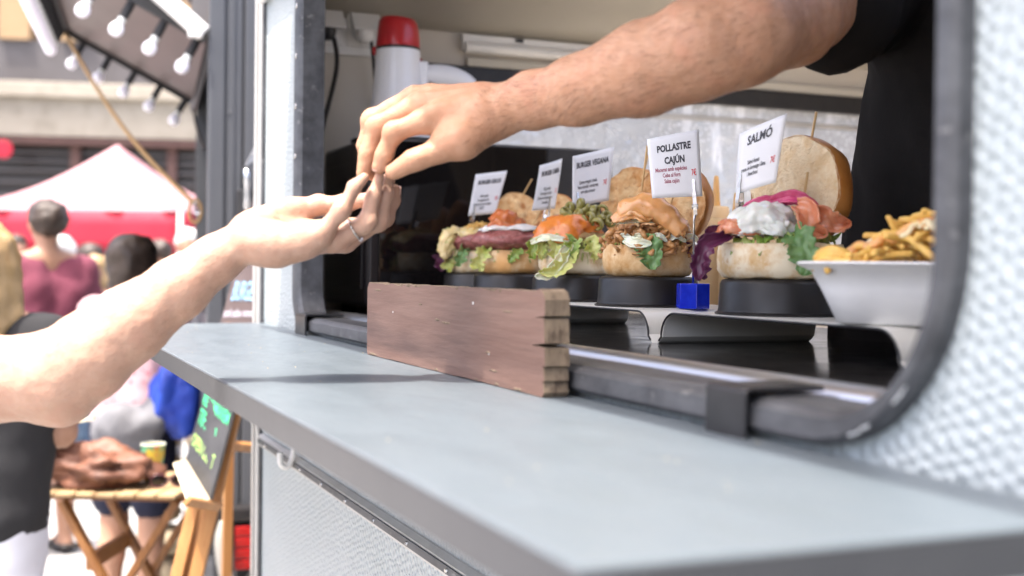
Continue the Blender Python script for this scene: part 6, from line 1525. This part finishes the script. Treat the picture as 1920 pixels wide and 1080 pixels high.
# blue shoulder bag, strap and grey jacket of the woman
bw = P(332, 745, 4.55)
bb = thing('shoulder_bag', 'bright blue shoulder bag hanging at the side of the woman in pink', 'bag', (bw.x, bw.y, bw.z - 0.15))
g = blob(0.098, 0.07, 0.15, 0.28, 1.6, 6, 4); g.v = [(x * (1.0 - 0.8 * z if z > 0 else 1), y, z) for x, y, z in g.v]
obj('bag_body', g.mv(*bw), M['blue_bag'], bb, world=True, smooth=True)
obj('strap', tube(spline([bw + Vector((0, 0, 0.14)), P(318, 690, 4.62), P(270, 560, 4.62), P(235, 545, 4.7)], 6), 0.012, 6), M['leather_dark'], bb, world=True, smooth=True)
jk = thing('grey_jacket', 'grey jacket slung low at the hips of the woman in pink', 'jacket', P(225, 830, 4.55))
organic('cloth', chain([P(190, 775, 4.58), P(235, 800, 4.52), P(285, 795, 4.52), P(312, 700, 4.58)], [0.03, 0.075, 0.045, 0.012]) + chain([P(205, 810, 4.55), P(240, 845, 4.54), P(270, 830, 4.54)], [0.06, 0.05, 0.04]), [], 0.06, 0.015, M['grey_cloth'], jk, noise_post(0.012, 14))

# ---------------------------------------------------------------- red gazebo tent
tn_d = 13.0
M['tent_white'] = mat('pale pink tent roof', (0.30, 0.145, 0.16), (0.36, 0.20, 0.215), scale=1.5, rough=0.7, sss=0.0)
M['tent_red'] = mat('red tent cloth', (0.36, 0.010, 0.03), (0.32, 0.008, 0.026), scale=3, rough=0.7)
ap = P(220, 272, tn_d); ez = P(220, 405, tn_d).z
tc0 = Vector((ap.x, ap.y, 0))
tent = thing('gazebo_tent', 'peaked gazebo tent with pale pink roof and red valance', 'tent', tc0, R(-30))
hw = 1.22
cs = [Vector((-hw, -hw, ez)), Vector((hw, -hw, ez)), Vector((hw, hw, ez)), Vector((-hw, hw, ez))]
for k in range(4):
    a, b, c = cs[k], cs[(k + 1) % 4], Vector((0, 0, ap.z))
    rf = obj('roof_panel', grid(10, 10, lambda u, v: tuple(a.lerp(b, u).lerp(c, v) - Vector((0, 0, 0.12 * math.sin(math.pi * v) * 1.0)))), M['tent_white'], tent, smooth=True, solid=0.006)
    vl = obj('valance', grid(16, 3, lambda u, v: tuple(a.lerp(b, u) + Vector((0.03 * math.sin(u * 30), 0.03 * math.cos(u * 26), -0.42 * v)))), M['tent_red'], tent, smooth=True, solid=0.006)
    obj('pole', tube([(a.x * 0.985, a.y * 0.985, 0), (a.x * 0.985, a.y * 0.985, ez)], 0.025, 8), M['profile'], tent, smooth=True)
for k in (2, 3):
    a, b = cs[k], cs[(k + 1) % 4]
    obj('side_wall', grid(12, 4, lambda u, v: tuple(a.lerp(b, u) * 0.98 * Vector((1, 1, 0)).to_4d().to_3d().x + Vector((0.02 * math.sin(u * 25), 0.02 * math.cos(u * 21), 0)))[:2] + (0.25 + (ez - 0.5) * v,)), M['tent_red'], tent, smooth=True, solid=0.006)
tb = obj('counter_table', box(-0.9, 0.9, -1.1, -0.5, 0.80, 0.86), M['shirt_white'], tent)

# ---------------------------------------------------------------- building across the street
bd_d = 26.0
fx = Vector((math.cos(R(-14.0)), math.sin(R(-14.0)), 0)); fy = Vector((-fx.y, fx.x, 0))
bo_ = P(190, 505, bd_d); bo_.z = 0
bld = thing('apartment_building', 'beige apartment building with dark balcony bands across the street', 'building', bo_, math.atan2(fx.y, fx.x))
M['stone_beige'] = mat('cream rendered band', (0.27, 0.24, 0.195), (0.31, 0.28, 0.23), scale=1.2, rough=0.85, bump=0.3, bscale=8, bdist=0.02, c3=(0.22, 0.195, 0.155), scale3=2.2, lo3=0.5, hi3=0.7)
M['stone_tan'] = mat('tan pier', (0.27, 0.18, 0.095), (0.32, 0.22, 0.125), scale=1.0, rough=0.8)
M['band_grey'] = mat('dark grey spandrel', (0.075, 0.068, 0.068), (0.095, 0.088, 0.09), scale=1.4, rough=0.6)
M['win_dark'] = mat('dark shop window', (0.05, 0.042, 0.040), (0.065, 0.055, 0.052), scale=1.0, rough=0.25)
M['brick_red'] = mat('brown red lintel', (0.085, 0.045, 0.04), (0.11, 0.06, 0.05), scale=4, rough=0.8)
zz = lambda py: P(190, py, bd_d).z
HWD = 14.0
obj('core', box(-HWD, HWD, 0.6, 8.0, 0, 14), M['win_dark'], bld)
obj('shop_base', box(-HWD, HWD, 0.2, 0.599, 0, zz(470)), M['stone_beige'], bld)
obj('lintel', box(-HWD, HWD, 0.02, 0.55, zz(272), zz(258)), M['brick_red'], bld)
obj('cream_band', box(-HWD, HWD, -0.02, 0.55, zz(257.9), zz(188)), M['stone_beige'], bld)
obj('ledge', box(-HWD, HWD, -0.20, 0.55, zz(187.9), zz(160)), M['stone_beige'], bld, bevel=0.03)
obj('spandrel', box(-HWD, HWD, 0.1, 0.55, zz(159.9), zz(80)), M['band_grey'], bld)
for k in range(-9, 10):
    x = k * 1.25 + 0.4
    p_ = obj('pier', box(x, x + 0.62, -0.02, 0.55, zz(79.9), 14), M['stone_tan'], bld)
    w_ = obj('window', box(x + 0.65, x + 1.22, 0.30, 0.55, zz(79.9), 13.8), M['win_dark'], bld)
    obj('window_frame', box(x + 0.63, x + 0.70, 0.22, 0.299, zz(79.9), 13.8), M['stone_tan'], w_)
for py in (285, 300, 318, 340, 365):
    obj('shop_bar', box(-HWD, HWD, 0.35, 0.55, zz(py + 4), zz(py)), M['band_grey'], bld)
for k in range(-6, 7):
    obj('shop_post', box(k * 2.0 - 0.7, k * 2.0 - 0.5, 0.25, 0.349, zz(469), zz(273)), M['brick_red'], bld)
sgn = thing('red_sign', 'small round red sign on the dark shop front at the picture edge', 'sign', P(8, 282, 25.2))
obj('disc', lathe([(0.0, -0.03), (0.17, -0.03), (0.19, 0.0), (0.17, 0.03), (0.0, 0.03)], 24).rot(R(90), 'X').rot(R(-5), 'Z').mv(*P(6, 280, 25.2)), M['tent_red'], sgn, world=True)
obj('sign_arm', tube([P(6, 280, 25.25), P(6, 280, 26.2)], 0.03, 6), M['band_grey'], sgn, world=True)

# low planter wall of stones behind the blue bag
pw = P(330, 820, 5.6)
pl = thing('stone_planter', 'low wall of rough beige stones behind the blue bag', 'wall', (pw.x, pw.y, 0), R(-22))
M['rubble'] = mat('rough beige stone', (0.30, 0.24, 0.16), (0.38, 0.32, 0.23), scale=6, rough=0.9, bump=0.6, bscale=20, bdist=0.01)
rr = random.Random(5); zc = 0.0
for row in range(6):
    h_ = rr.uniform(0.10, 0.14); x = -0.16 - rr.uniform(0, 0.05)
    while x < 0.4:
        w_ = rr.uniform(0.16, 0.30)
        obj('stone', blob(w_ / 2 * 0.98, 0.13, h_ / 2 * 1.02, 0.10, 1.6, row * 9 + x, 2).mv(x + w_ / 2, rr.uniform(-0.01, 0.01), zc + h_ / 2 + 0.004), M['rubble'], pl, smooth=True); x += w_
    zc += h_
